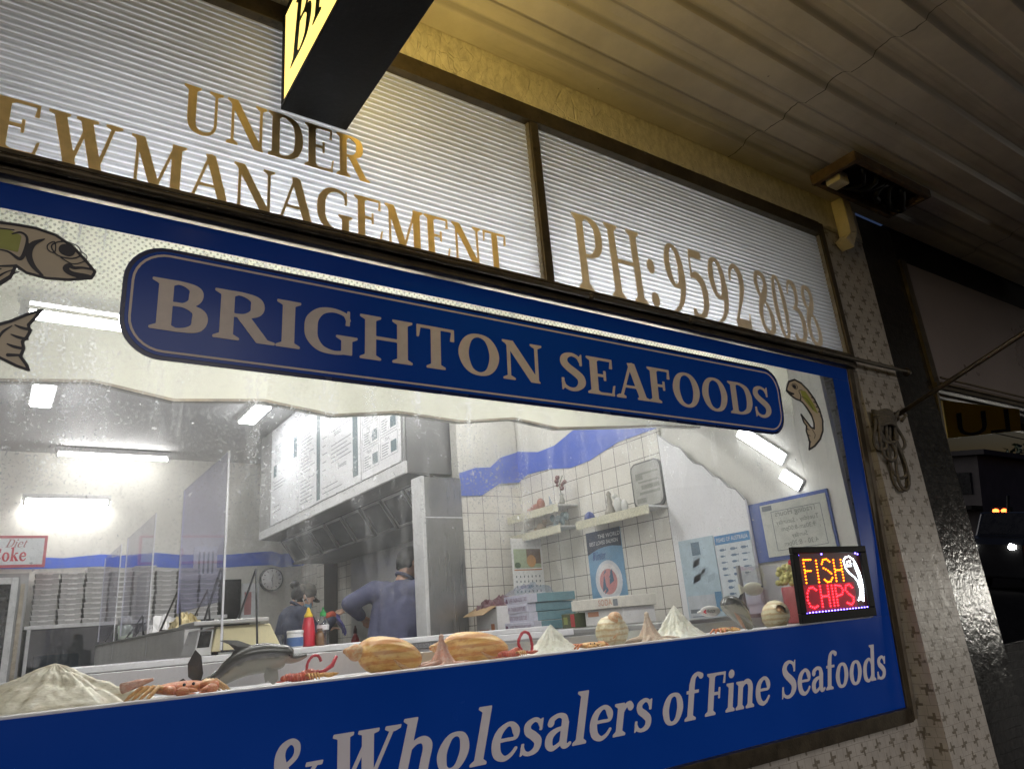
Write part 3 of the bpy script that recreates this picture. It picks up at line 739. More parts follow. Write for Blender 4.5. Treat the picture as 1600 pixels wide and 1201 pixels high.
MB().box(-1.6, .12, 3.75, 3.25, YB, 3.85).build('interior_ceiling', M['grey_wall'], shop)
MB().box(-3, .02, 3.645, 3.70, .30, 5.2).build('parapet', M['cream_wall'], shop)
MB().box(-1.8, .3, .42, -1.6, YB, 3.85).build('side_wall', M['cream_wall'], shop)
MB().box(-1.8, YB, .42, 3.4, YB + .15, 3.85).build('back_wall', M['cream_wall'], shop)
MB().box(3.2, .31, .42, 3.3, YB, 3.75).build('side_wall', M['cream_wall'], shop)
MB().box(3.188, 1.2, .42, 3.199, YB, 2.66).build('tiled_wall', M['walltile'], shop)
n_ = MB().box(2.66, 2.665, .42, 3.187, 2.76, 2.52); n_.build('tiled_return', M['walltile_x'], shop)
MB().box(2.66, 2.668, 2.521, 3.187, 2.76, 3.74).build('return_wall', M['cream_wall'], shop)
MB().box(3.2, .12, 1.035, 3.2305, .309, 3.36).build('window_reveal', M['cream_wall'], shop)
MB().box(-3, .12, 2.575, -1.61, .31, 3.36).box(-3, .12, 1.03, -1.61, .31, 2.574).build('end_wall', M['pin_tile'], shop)
# wavy blue stripe painted round the walls
def stripe(mb, pts_t, pts_b, f, off): mb.prism([f(*p) for p in pts_t] + [f(*p) for p in reversed(pts_b)], off)
st = MB()
tp = [(7.49, 2.66), (6.4, 2.70), (5.2, 2.69), (4.2, 2.76), (3.53, 2.80), (3.0, 2.77), (2.665, 2.80), (2.4, 2.735), (2.2, 2.735), (1.98, 2.79), (1.75, 2.77), (1.45, 2.70), (1.2, 2.73)]
bt = [(7.49, 2.47), (6.4, 2.53), (5.2, 2.51), (4.2, 2.58), (3.53, 2.62), (3.0, 2.59), (2.8, 2.56), (2.55, 2.60), (2.3, 2.585), (2.05, 2.54), (1.85, 2.545), (1.55, 2.60), (1.2, 2.60)]
tp = [p for p in tp]
stripe(st, [p for p in tp if p[0] < 2.666], [(2.665, 2.567)] + [p for p in bt if p[0] < 2.6], lambda a, z: (3.1865, a, z), (-.003, 0, 0))
stripe(st, [p for p in tp if p[0] > 2.77], [p for p in bt if p[0] > 2.77], lambda a, z: (3.1865, a, z), (-.003, 0, 0))
stripe(st, [(2.662, 2.61), (2.80, 2.655), (2.93, 2.665), (3.03, 2.745), (3.185, 2.795)], [(2.662, 2.445), (2.84, 2.452), (3.0, 2.545), (3.185, 2.562)], lambda a, z: (a, 2.6635, z), (0, -.003, 0))
bw = [(-1.59, 2.64, 2.52), (.03, 2.63, 2.52), (.33, 2.63, 2.51), (.60, 2.615, 2.51), (.95, 2.65, 2.52), (1.15, 2.635, 2.50), (1.5, 2.66, 2.50), (1.75, 2.63, 2.48), (2.3, 2.625, 2.475), (2.5, 2.64, 2.485), (2.8, 2.66, 2.49), (2.93, 2.62, 2.46), (3.18, 2.65, 2.47)]
stripe(st, [(a, t) for a, t, b in bw], [(a, b) for a, t, b in bw], lambda a, z: (a, YB - .003, z), (0, -.003, 0))
st.build('wavy_stripe', M['blue_paint'], shop)
# wave cut bulkhead hanging inside the window
bk = MB()
wv = [(-1.59, 2.40), (-.05, 2.40), (.20, 2.428), (.449, 2.388), (.758, 2.42), (1.033, 2.388), (1.312, 2.428), (1.622, 2.414), (1.90, 2.454), (2.16, 2.429), (2.54, 2.467), (2.85, 2.50), (3.19, 2.52)]
bk.prism([(a, .9, b) for a, b in wv] + [(3.19, .9, 3.745), (-1.59, .9, 3.745)], (0, .03, 0))
bk.build('wave_bulkhead', M['bulk'], shop)
MB().prism([(a, .885, b - .004) for a, b in wv] + [(a, .885, b + .006) for a, b in reversed(wv)], (0, .014, 0)).build('bulkhead_edge', M['bronze'], shop)

# the fluted windows over the display window
fr = MB()
fr.box(-3, -.03, 3.295, 3.25, .04, 3.363)                                # head
for k in range(5): fr.box(-3, -.036 + .004 * (k % 2), 2.577 + k * .0136, 3.25, .04, 2.577 + k * .0136 + .011)
fr.box(1.431, -.026, 2.646, 1.466, .035, 3.294)                          # mullion
fr.box(3.251, -.026, 2.577, 3.291, .04, 3.363)
tw = fr.build('transom_window', M['bronze'], shop, bevel=.002)
for x in (1.427, 3.2468): MB().box(x, -.016, 2.646, x + .0035, .02, 3.294).build('bead', M['bronze_light'], tw)
MB().cyl((-3, -.049, 2.609), (3.73, -.049, 2.609), .0105, n=10).ball((1.60, -.049, 2.607), .015, 10, 6).ball((2.10, -.049, 2.607), .014, 10, 6).ball((2.96, -.049, 2.607), .014, 10, 6).ball((3.72, -.045, 2.607), .022, 10, 6).build('rail', M['bronze'], tw)
def flute(x0, x1):
    mb = MB(); z0, z1 = 2.646, 3.294; n = 33 * 8
    def f(u, v):
        z = z0 + (z1 - z0) * u
        return (x0 + (x1 - x0) * v, .004 - .0045 * abs(math.cos(math.pi * z * 50)), z)
    mb.grid(f, n, 1)
    return mb
flute(-3, 1.4305).build('pane', M['flute'], tw)
flute(1.4665, 3.2465).build('pane', M['flute'], tw)
up = lambda x0, z0: (lambda u, v: (x0 + u, -.0035, z0 + v))
FN = (0, -1, 0)
loops_mesh('lettering', text_loops('UNDER', .530, .145, weight=.006), up(.270, 2.845), .0015, M['gold'], tw, FN)
loops_mesh('lettering', text_loops('NEW', .40, .140, weight=.006), up(-.255, 2.656), .0015, M['gold'], tw, FN)
loops_mesh('lettering', text_loops('MANAGEMENT', 1.135, .140, weight=.006), up(.158, 2.650), .0015, M['gold'], tw, FN)
loops_mesh('lettering', text_loops('PH:', .425, .312), up(1.590, 2.659), .0015, M['gold_pale'], tw, FN)
loops_mesh('lettering', text_loops('9592', .525, .312), up(2.052, 2.655), .0015, M['gold_pale'], tw, FN)
loops_mesh('lettering', text_loops('8038', .47, .318), up(2.625, 2.657), .0015, M['gold_pale'], tw, FN)

# the leaning display window
fr = MB()
def lean(x0, x1, z0, z1, f, b):
    fr.hexa([(x0, wy(z0) - f, z0), (x1, wy(z0) - f, z0), (x1, wy(z0) + b, z0), (x0, wy(z0) + b, z0)], [(x0, wy(z1) - f, z1), (x1, wy(z1) - f, z1), (x1, wy(z1) + b, z1), (x0, wy(z1) + b, z1)])
lean(3.232, 3.275, 1.032, 2.574, .012, .05)
lean(-3, 3.2315, 1.032, 1.088, .03, .06)
dwin = fr.build('display_window', M['bronze'], shop, bevel=.003)
fr = MB(); lean(3.2755, 3.324, 1.032, 2.574, .0, .05); fr.build('side_jamb', M['bronze_light'], dwin, bevel=.004)
pw = onwin(0)
MB().quad(pw(-3, 1.0885), pw(3.2315, 1.0885), pw(3.2315, 2.574), pw(-3, 2.574)).build('glass_pane', M['glass'], dwin)
pv = onwin(.0025)
bb = MB()
bb.quad(pv(-3, 2.512), pv(3.2305, 2.512), pv(3.2305, 2.5735), pv(-3, 2.5735))
bb.quad(pv(3.101, 1.4575), pv(3.2305, 1.4575), pv(3.2305, 2.5115), pv(3.101, 2.5115))
bb.build('blue_border', M['blue'], dwin)
pf = onwin(-.002)
MB().quad(pf(-3, 2.16), pf(2.76, 2.16), pf(2.76, 2.514), pf(-3, 2.514)).build('dotted_film', M['film'], dwin)
# white display ledge inside the window and its back board
MB().box(-1.59, .125, 1.405, 3.185, .45, 1.4525).build('display_ledge', M['white'], dwin, bevel=.003)
MB().box(-1.59, wy(1.46) + .006, 1.440, 3.185, .124, 1.4625).build('ledge_trim', M['alu'], dwin, bevel=.003)
MB().box(-1.59, .451, 1.30, 1.02, .465, 1.519).build('back_board', M['white'], dwin, bevel=.002)
MB().box(1.021, .451, 1.30, 3.185, .465, 1.492).build('back_board', M['steel'], dwin, bevel=.002)

# blue panel with the white slogan under the glass
slog = MB().quad(pv(-3, 1.0885), pv(3.2305, 1.0885), pv(3.2305, 1.457), pv(-3, 1.457)).build('slogan_panel', M['blue'])
tag(slog, 'long blue panel lettered Wholesalers of Fine Seafoods below the shells', 'sign')
pl = onwin(.003)
def slogan(txt, x0, x1, z, h): loops_mesh('lettering', text_loops(txt, x1 - x0, h, .27, weight=.013), lambda u, v: pl(x0 + u, z + v), .0012, M['white_letter'], slog, WNORM)
slogan('&', .515, .665, 1.208, .135)
slogan('Wholesalers', .672, 1.752, 1.208, .128)
slogan('of', 1.790, 1.965, 1.210, .128)
slogan('Fine', 1.995, 2.345, 1.212, .126)
slogan('Seafoods', 2.405, 3.125, 1.216, .124)

# blue name plate on the glass
def rrect(x0, z0, x1, z1, r, n=8):
    o = []
    for cx, cz, a0 in ((x1 - r, z0 + r, -90), (x1 - r, z1 - r, 0), (x0 + r, z1 - r, 90), (x0 + r, z0 + r, 180)):
        for k in range(n + 1):
            a = R(a0 + 90 * k / n); o.append((cx + r * math.cos(a), cz + r * math.sin(a)))
    return o
def plate(pts, off, th):
    mb = MB(); p = onwin(off); mb.prism([p(*q) for q in pts], Vector(WNORM).normalized() * th); return mb
nb = plate(rrect(.172, 2.208, 2.680, 2.494, .095), .001, .003).build('name_sign', M['navy'])
tag(nb, 'blue rounded name sign reading Brighton Seafoods on the window glass', 'sign')
plate(rrect(.182, 2.218, 2.670, 2.484, .088), .0045, .0008).build('blue_field', M['blue'], nb)
def ring(a, b, off, th):
    p = onwin(off); n = len(a); mb = MB(); d = Vector(WNORM).normalized() * th
    for i in range(n):
        j = (i + 1) % n
        mb.hexa([p(*a[i]), p(*a[j]), p(*b[j]), p(*b[i])], [Vector(p(*q)) + d for q in (a[i], a[j], b[j], b[i])])
    return mb
ring(rrect(.190, 2.226, 2.662, 2.476, .080), rrect(.1955, 2.2315, 2.6565, 2.4705, .075), .0055, .0008).build('outline', M['silver'], nb)
ps = onwin(.0056)
def name(txt, x0, x1, z, h, small): loops_mesh('lettering', text_loops(txt, x1 - x0, h, 0, small, weight=.013), lambda u, v: ps(x0 + u, z + v), .001, M['silver'], nb, WNORM)
name('BRIGHTON', .232, 1.403, 2.284, .127, 1.0)
name('SEAFOODS', 1.468, 2.600, 2.276, .129, 1.0)

# fish stickers
def decal(name_, label, body, patches, lines, dx, dz, sc, stretch=1):
    f = lambda off: (lambda u, v: onwin(off)(dx + u * sc * stretch, dz + v * sc))
    step = .0125
    o = loops_mesh(name_, field_loops(body, step), f(.001), .0008, M['fish_tan'], None, WNORM)
    tag(o, label, 'sticker', 'fish stickers on the window')
    for k, (mm, pr) in enumerate(patches): loops_mesh('colour_patch', field_loops(pr, step), f(.0021 + .0002 * k), .0004, M[mm], o, WNORM)
    loops_mesh('line_art', field_loops(lines, step * .55), f(.0027), .0005, M['ink'], o, WNORM)
    return o
M['fish_tan'] = mat('tan printed vinyl', (.56, .47, .33), .4, 0, .06, 12)
M['fish_olive'] = mat('olive printed vinyl', (.34, .36, .06), .4, 0, .1, 12)
# big leaping fish, cut by the picture edge: head towards the name sign
t = .026
head = [(-.75, .40), (-.40, .53), (-.16, .555), (.0, .56), (.16, .53), (.30, .45), (.42, .33), (.50, .24), (.475, .17), (.30, .12), (.13, .10), (-.02, .12), (-.10, .17), (-.13, .05), (-.20, -.03), (-.30, -.05), (-.45, .0), (-.60, -.05), (-.75, -.25)]
tailp = [(-.75, -.25), (-.55, -.42), (-.35, -.43), (-.22, -.36), (-.10, -.27), (.02, -.20), (-.03, -.30), (-.07, -.37), (-.05, -.44), (-.07, -.50), (-.10, -.55), (-.08, -.62), (-.10, -.70), (-.04, -.78), (-.02, -.83), (-.12, -.80), (-.30, -.72), (-.50, -.68), (-.9, -.45)]
tq = lambda u, v: (.128 + (u - .02) * .88, -.204 + (v + .20) * .88)
tailp = [tailp[0]] + [tq(*p) for p in tailp[1:]]
body = [('p', head + tailp[1:] + [(-.95, -.1), (-.95, .25)])]
ln = [('l', [(x, y, t) for x, y in (head + tailp + [(-.95, -.1), (-.95, .25), (-.75, .40)])])]
ln += St((.08, .47, .01), (-.0, .40, .045), (-.02, .30, .05), (.02, .2, .04), (.10, .12, .02))
ln += Cl((.14, .42, .012), (.22, .48, .012), (.34, .46, .012), (.37, .38, .012), (.30, .33, .012), (.19, .34, .012)) + [('l', [(.25, .405, .11), (.27, .40, .11)])]
ln += Cl((.11, .42, .01), (.16, .46, .01), (.17, .36, .01), (.12, .37, .01)) + St((.22, .32, .01), (.32, .28, .01), (.41, .33, .01), (.42, .38, .01), (.38, .41, .01))
ln += St((.48, .26, .02), (.40, .26, .02), (.33, .245, .03), (.29, .26, .04), (.27, .22, .05), (.32, .185, .045), (.42, .18, .05), (.47, .19, .02))
ln += St((-.16, .46, .012), (-.10, .49, .018), (-.05, .45, .02), (-.05, .33, .028), (-.08, .24, .03), (-.18, .29, .014), (-.32, .28, .012), (-.5, .22, .01))
for q in (-.12, -.18, -.25, -.33): ln += St((q + .05, .12, .008), (q, .08, .014), (q - .07, .0, .022))
ln += St((-.10, .17, .02), (-.22, .14, .015), (-.4, .10, .012)) + St((-.5, .40, .01), (-.3, .48, .012), (-.15, .50, .01))
for q in ((-.04, -.42), (-.06, -.52), (-.08, -.62)): ln += St((*tq(q[0], q[1]), .02), (*tq(q[0] - .08, q[1] + .01), .024), (*tq(q[0] - .14, q[1] + .03), .01))
ln += St((*tq(-.2, -.40), .008), (*tq(-.27, -.48), .02), (*tq(-.30, -.58), .008)) + St((*tq(-.2, -.70), .03), (*tq(-.12, -.69), .02))
f1 = decal('fish_sticker', 'large leaping fish sticker with a round eye beside the name sign', body, [('fish_olive', [('p', [(-.75, .30), (-.45, .46), (-.20, .50), (-.09, .46), (-.10, .30), (-.30, .31), (-.6, .20)])])], ln, -.011, 2.34, .25)
# small curled fish at the right end
b2 = [(-.30, .62), (-.22, .78), (-.05, .86), (.12, .80), (.28, .66), (.42, .46), (.52, .22), (.56, -.05), (.52, -.30), (.40, -.52), (.22, -.70), (.05, -.80), (.10, -.62), (.08, -.50), (.05, -.36), (.08, -.24), (.02, -.16), (-.02, .02), (.06, -.08), (.20, -.26), (.28, -.28), (.30, -.14), (.26, .06), (.16, .22), (.06, .33), (.0, .36), (-.10, .38), (-.24, .46), (-.32, .54)]
ln = [('l', [(x, y, .042) for x, y in b2 + b2[:1]])]
ln += [('l', [(-.09, .69, .085), (-.08, .68, .085)])] + Cl((-.15, .70, .012), (-.08, .76, .012), (0, .70, .012), (-.06, .62, .012))
ln += St((-.31, .55, .05), (-.22, .50, .07), (-.14, .50, .04)) + St((.02, .37, .03), (.05, .48, .02), (.02, .60, .014), (.12, .64, .01)) + St((.08, .46, .012), (.2, .42, .012), (.34, .2, .012))
for k in range(7): ln += St((.30 + .045 * k, .60 - .11 * k, .03), (.35 + .04 * k, .585 - .11 * k, .012))
ln += St((.06, .33, .03), (.18, .18, .05), (.25, .02, .02)) + St((.22, -.30, .012), (.28, -.42, .012), (.24, -.52, .012))
for k in range(3): ln += St((.07, -.30 - .14 * k, .03), (.14, -.33 - .14 * k, .012))
f2 = decal('fish_sticker', 'small curled fish sticker at the tail end of the name sign', [('p', b2)], [('fish_olive', [('p', [(.06, .62), (.20, .62), (.40, .30), (.46, .10), (.32, .18), (.10, .44)])])], ln, 2.812, 2.309, .186, 1.45)
# ------------------------------------------------------------------ awning and the things under it
aw = thing('awning', 'pressed metal street awning with long ribs over the footpath', 'awning', (0, 0, 3.55))
prof = [(.0, .012), (-.011, .0)]
y = -.011
while y > -3.2:
    for dy, dz in ((.094, 0), (.016, .018), (.030, .026), (.036, .026), (.016, .018), (.018, 0)):
        y -= dy; prof.append((y, dz))
mb = MB(); n = len(prof)
mb.add([(x, a, 3.55 + b) for x in (-6, 16) for a, b in prof], [(i, i + 1, n + i + 1, n + i) for i in range(n - 1)])
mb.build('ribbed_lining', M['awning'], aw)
MB().box(-6, -3.32, 3.42, 16, -3.2, 3.86).build('fascia', M['bronze_light'], aw, bevel=.01)
MB().box(-6, -3.2, 3.60, 16, .0, 3.64).build('roof_sheet', M['steel_dull'], aw)

# lit double sided sign hanging square to the shop front
sx0, sx1, sz0, sz1, sy0, sy1 = .514, .708, 2.968, 3.306, -.05, -1.30
hs = thing('hanging_sign', 'lit yellow box sign with black edges hanging under the awning', 'sign', (.61, -.6, sz0))
mb = MB()
mb.box(sx0, sy1, sz0, sx1, sy0, sz0 + .016).box(sx0, sy1, sz1 - .016, sx1, sy0, sz1)
mb.box(sx0, sy0 - .016, sz0 + .0165, sx1, sy0, sz1 - .0165).box(sx0, sy1, sz0 + .0165, sx1, sy1 + .016, sz1 - .0165)
mb.build('casing', M['black'], hs, bevel=.0025)
def m_signface(k):
    m, nt, p, out = newmat('backlit yellow sign face')
    vec, x, y, z = coords(nt)
    nn = noise(nt, vec, 3, 4).smooth(.2, .8) * .25 + .85
    p.inputs['Base Color'].default_value = (.75, .60, .25, 1); p.inputs['Roughness'].default_value = .4
    p.inputs['Emission Color'].default_value = (1, .73, .20, 1)
    nt.links.new((nn * k).v, p.inputs['Emission Strength'])
    return m
M['signface'] = m_signface(1.6); M['signface_bright'] = m_signface(8.5)
for x in (sx0 + .004, sx1 - .006):
    MB().box(x, sy1 + .0165, sz0 + .0165, x + .002, sy0 - .0165, sz1 - .0165).build('lit_face', M['signface' if x < .6 else 'signface_bright'], hs)
M['sign_green'] = mat('dark green sign lettering', (.006, .035, .012), .5)
loops_mesh('lettering', text_loops('Brighton', 1.05, .20, .22), lambda u, v: (sx0 + .0035, -.115 - u, 3.055 + v), .001, M['sign_green'], hs, (-1, 0, 0))
loops_mesh('lettering', text_loops('Brighton', 1.05, .20, .22), lambda u, v: (sx1 - .0035, -1.20 + u, 3.055 + v), .001, M['sign_green'], hs, (1, 0, 0))
for yy in (-.3, -1.05): MB().cyl((.61, yy, sz1 + .001), (.61, yy, 3.585), .008, n=8).build('hanger', M['black'], hs)

# timber framed hole in the awning lining with cables
jb = thing('cable_opening', 'rough timber framed opening in the awning with dark cables', 'opening', (3.48, -.22, 3.53))
mb = MB()
mb.box(3.125, -.345, 3.495, 3.155, -.105, 3.5485).box(3.1555, -.345, 3.500, 3.84, -.318, 3.5485).box(3.1555, -.130, 3.500, 3.84, -.105, 3.5485).box(3.8105, -.3175, 3.500, 3.84, -.1305, 3.5485)
mb.build('timber_frame', M['timber'], jb, bevel=.004)
MB().box(3.1555, -.3175, 3.538, 3.81, -.1305, 3.546).build('dark_recess', M['black'], jb)
MB().box(3.175, -.225, 3.475, 3.262, -.150, 3.5375).build('junction_box', M['pvc'], jb, bevel=.008, seg=3)
rr = random.Random(3)
for k in range(6):
    x0 = 3.27 + .085 * k; pts = []
    for i in range(9):
        tt = i / 8
        pts.append((x0 + .10 * math.sin(tt * 5 + k) * .6 + tt * .05, -.29 + .14 * tt + rr.uniform(-.01, .01), 3.528 - .05 * math.sin(math.pi * tt) + rr.uniform(-.006, .006)))
    MB().tube(pts, .010 + .004 * (k % 2), 8).build('cable', M['black'], jb)

cp = MB()
a_ = .034
def sq(c, ux, uz): c = Vector(c); ux = Vector(ux) * a_; uz = Vector(uz) * a_; return [c - ux - uz, c + ux - uz, c + ux + uz, c - ux + uz]
s1 = sq((3.49, -.042, 3.549), (1, 0, 0), (0, 1, 0)); s2 = sq((3.49, -.042, 3.345), (1, 0, .32), (0, 1, 0)); s3 = sq((3.425, -.042, 3.268), (.80, 0, -.62), (0, 1, 0))
cp.hexa(s2, s1); cp.hexa(s3, s2)
tag(cp.build('conduit_elbow', M['pvc'], None, bevel=.004), 'cream square plastic conduit bending down onto the tiled pillar', 'conduit')

# stay rod and the coil of rope tied to it
pa, pb = Vector((3.545, -.012, 2.362)), Vector((3.684, -.60, 2.604))
d = pb - pa
sr = MB().cyl(pa, pa + d * 4.2, .012, n=10).ball(pa, .026, 12, 8).build('stay_rod', M['bronze'])
tag(sr, 'thin metal stay rod running out from the tiled pillar to the street', 'rod')
rp = MB(); rr = random.Random(11)
def loop(cx, cz, wx, wz, y0, tw=0, n=22, r=.0075):
    pts = []
    for i in range(n + 1):
        q = 2 * math.pi * i / n + rr.uniform(-.03, .03)
        pts.append((cx + wx * math.sin(q) * (1.15 - .35 * math.cos(q)) + tw * math.cos(q), y0 + .012 * math.sin(q * 2), cz + wz * math.cos(q)))
    rp.tube(pts, r, 6, cap=False)
loop(3.445, 2.175, .038, .185, -.022, .02); loop(3.452, 2.165, .026, .172, -.036, .02); loop(3.425, 2.20, .045, .150, -.030, -.01)
loop(3.335, 2.255, .030, .075, -.022, .0); loop(3.36, 2.235, .035, .105, -.034, -.02); loop(3.50, 2.27, .030, .080, -.028, .01); loop(3.40, 2.28, .05, .065, -.04, .01)
for k in range(7):
    z = 2.30 + .011 * k
    rp.tube([(3.40 + .075 * math.cos(q), -.035 + .025 * math.sin(q), z + .006 * math.sin(3 * q)) for q in [i * math.pi / 7 for i in range(15)]], .0075, 6)
rp.tube([(3.47, -.04, 2.33), (3.51, -.05, 2.37), (3.545, -.04, 2.385), (3.565, -.06, 2.36), (3.53, -.05, 2.33)], .008, 6)
tag(rp.build('rope_coil', M['rope']), 'dirty coiled rope hanging from the stay on the pillar', 'rope')

# LED sign standing in the window corner
lx0, lx1, lz0, lz1 = 2.575, 3.098, 1.4635, 1.752
ly = lambda z: wy(z) - .032
led = thing('led_sign', 'black framed LED sign glowing FISH CHIPS in the window corner', 'sign', (2.84, wy(lz0) - .02, lz0))
mb = MB()
def lbox(x0, x1, z0, z1, f, b): mb.hexa([(x0, wy(z0) - f, z0), (x1, wy(z0) - f, z0), (x1, wy(z0) - b, z0), (x0, wy(z0) - b, z0)], [(x0, wy(z1) - f, z1), (x1, wy(z1) - f, z1), (x1, wy(z1) - b, z1), (x0, wy(z1) - b, z1)])
lbox(lx0, lx1, lz0, lz0 + .036, .024, .006); lbox(lx0, lx1, lz1 - .026, lz1, .024, .006)
lbox(lx0, lx0 + .038, lz0 + .0362, lz1 - .0262, .024, .006); lbox(lx1 - .045, lx1, lz0 + .0362, lz1 - .0262, .024, .006)
mb.build('frame', M['black'], led, bevel=.003)
M['led_panel'] = mat('dark LED board', (.10, .03, .035), .35)
mb = MB(); lbox(lx0 + .0382, lx1 - .0452, lz0 + .0364, lz1 - .0264, .014, .007); mb.build('board', M['led_panel'], led)
M['led_red_glow'] = mat('painted red LED glow', (.55, .02, .06), .4)  # red patch behind CHIPS paints the glow of its LEDs
pbk = lambda u, v: (2.628 + u * .405, wy(1.507 + v * .205) - .0142, 1.507 + v * .205)
MB().quad(pbk(-.01, -.015), pbk(.87, -.015), pbk(.87, .48), pbk(-.01, .48)).build('red_glow_patch', M['led_red_glow'], led)
def leds(name_, pts, mm, r=.0031):
    mb = MB()
    for (u, v) in pts:
        x = 2.628 + u * .405; z = 1.507 + v * .205
        mb.ball((x, wy(z) - .0145, z), (r, r * 1.3, r), 8, 5)
    mb.build(name_, mm, led)
def along(poly, step):
    out = []
    for a, b in zip(poly[:-1], poly[1:]):
        L = math.hypot((b[0] - a[0]) * 2.0, b[1] - a[1]); k = max(1, round(L / step))
        out += [(a[0] + (b[0] - a[0]) * i / k, a[1] + (b[1] - a[1]) * i / k) for i in range(k)]
    return out + [poly[-1]]
st_ = .062
fish = along([(.05, .52), (.05, .95)], st_) + along([(.06, .95), (.17, .95)], st_) + along([(.06, .74), (.15, .74)], st_) + along([(.26, .52), (.26, .93)], st_)
fish += along([(.49, .90), (.44, .95), (.38, .94), (.35, .86), (.37, .78), (.44, .73), (.49, .67), (.50, .59), (.46, .52), (.40, .51), (.36, .56)], st_)
fish += along([(.56, .52), (.56, .93)], st_) + along([(.69, .52), (.69, .93)], st_) + along([(.58, .73), (.67, .73)], st_)
chips = along([(.19, .38), (.14, .43), (.08, .42), (.04, .33), (.03, .20), (.06, .09), (.12, .05), (.18, .08)], .055) + along([(.26, .06), (.26, .44)], .055) + along([(.39, .06), (.39, .44)], .055) + along([(.28, .25), (.37, .25)], .055)
chips += along([(.46, .06), (.46, .44)], .055) + along([(.52, .06), (.52, .44)], .055) + along([(.54, .44), (.62, .42), (.65, .34), (.62, .26), (.54, .24)], .055)
chips += along([(.82, .38), (.77, .44), (.71, .42), (.69, .34), (.74, .26), (.81, .19), (.81, .10), (.76, .05), (.69, .09)], .055)
fp = along([(.74, .90), (.78, .97), (.85, .99), (.92, .93), (.96, .82), (1.0, .66), (1.02, .50), (1.02, .34), (1.0, .20), (.99, .10), (.95, .14), (.90, .12), (.95, .22), (.96, .34), (.94, .48), (.89, .58), (.81, .66), (.76, .76), (.74, .90)], .036)
fp += along([(.80, .88), (.86, .90), (.86, .80), (.80, .80), (.80, .88)], .04) + along([(.92, .84), (.97, .60), (.99, .36), (.97, .18)], .036)
edge = along([(-.02, -.03), (1.04, -.03)], .105) + [(-.02, 1.04), (.37, 1.05), (.98, 1.05), (1.02, 1.03)]
M['led_amber'] = emit('amber LEDs', (1.0, .13, .004), 13)
M['led_red'] = emit('red LEDs', (1.0, .012, .02), 15)
M['led_white'] = emit('white LEDs', (.80, .93, 1.0), 9)
M['led_blue'] = emit('blue LEDs', (.14, .10, 1.0), 20)
leds('lettering', fish, M['led_amber']); leds('lettering', chips, M['led_red']); leds('fish_outline', fp, M['led_white'], .0030); leds('border_lights', edge[:-4], M['led_blue'], .0030); leds('border_lights', edge[-4:], M['led_blue'], .0030)

# ------------------------------------------------------------------ the shop next door
nx = thing('neighbour_shop', 'dark tiled shop front with tall glass beyond the pillar', 'shop', (5, 0, 0))
NT = .08
ny = lambda z: NT * (2.60 - z)
MB().box(3.702, .004, 0, 4.07, .30, 3.55).build('dark_pier', M['dark_tile'], nx)
MB().box(4.071, .006, 3.36, 12, .30, 3.598).build('header', M['black'], nx)
mb = MB()
mb.hexa([(4.071, ny(0) - .01, .0), (4.095, ny(0) - .01, 0), (4.095, .2, 0), (4.071, .2, 0)], [(4.071, -.01, 2.575), (4.095, -.01, 2.575), (4.095, .2, 2.575), (4.071, .2, 2.575)])
mb.box(4.071, -.02, 2.576, 12, .2, 2.606).box(4.071, -.012, 2.6065, 4.13, .2, 3.355)
mb.cyl((4.10, -.035, 2.63), (12, -.035, 2.63), .006, n=6).cyl((4.10, -.03, 2.60), (12, -.03, 2.60), .006, n=6)
mb.build('window_frame', M['bronze'], nx)
M['upper_panel'] = mat('taupe painted panel', (.20, .165, .15), .3, 0, .12, 1.5, .05, 20)
MB().box(4.131, .006, 2.607, 12, .04, 3.359).build('upper_panel', M['upper_panel'], nx)
M['mirror_glass'] = m_glass('dark reflecting shop glass', 6.0, .006, (.25, .25, .25))
MB().quad((4.096, ny(1.25), 1.25), (12, ny(1.25), 1.25), (12, ny(2.575), 2.575), (4.096, ny(2.575), 2.575)).build('glass_pane', M['mirror_glass'], nx)
MB().hexa([(4.096, ny(0) - .012, 0), (12, ny(0) - .012, 0), (12, .3, 0), (4.096, .3, 0)], [(4.096, ny(1.249) - .012, 1.249), (12, ny(1.249) - .012, 1.249), (12, .3, 1.249), (4.096, .3, 1.249)]).build('stall_riser', M['dark_tile'], nx)
MB().box(4.1, .9, 0, 12, 1.0, 3.5).build('dark_interior', M['black'], nx)
# ------------------------------------------------------------------ across the street (seen only as reflections in the glass next door)
def m_facade(name, col): return mat(name, col, .8, 0, .2, 1.2, .2, 20)
def mir(x, yv, z): return (x, -yv, z)
bl = thing('street_building', 'dim two storey building across the street with an overhanging roof', 'building', (43, -17, 0))
MB().box(40.6, -40, -.14, 48, -15.2, 5.45).box(55, -40, -.14, 78, -15, 4.5).build('wall', m_facade('grey rendered wall', (.10, .09, .088)), bl)
MB().box(40.2, -40.4, 5.452, 48.4, -14.7, 5.7).box(54.5, -40, 4.502, 79, -14.4, 4.7).build('roof', m_facade('dark roof edge', (.05, .045, .045)), bl)
for y in (-17.2, -16.3): MB().box(40.54, y, 3.5, 40.598, y + .7, 4.6).build('window', M['black_gloss'], bl)
MB().box(39.4, -22, 2.7, 40.59, -15.2, 2.9).build('shop_awning', M['black'], bl)
tl = emit('traffic light red and amber', (1.0, .10, .02), 14)
hl_m = emit('headlight', (1.0, .95, .80), 150)
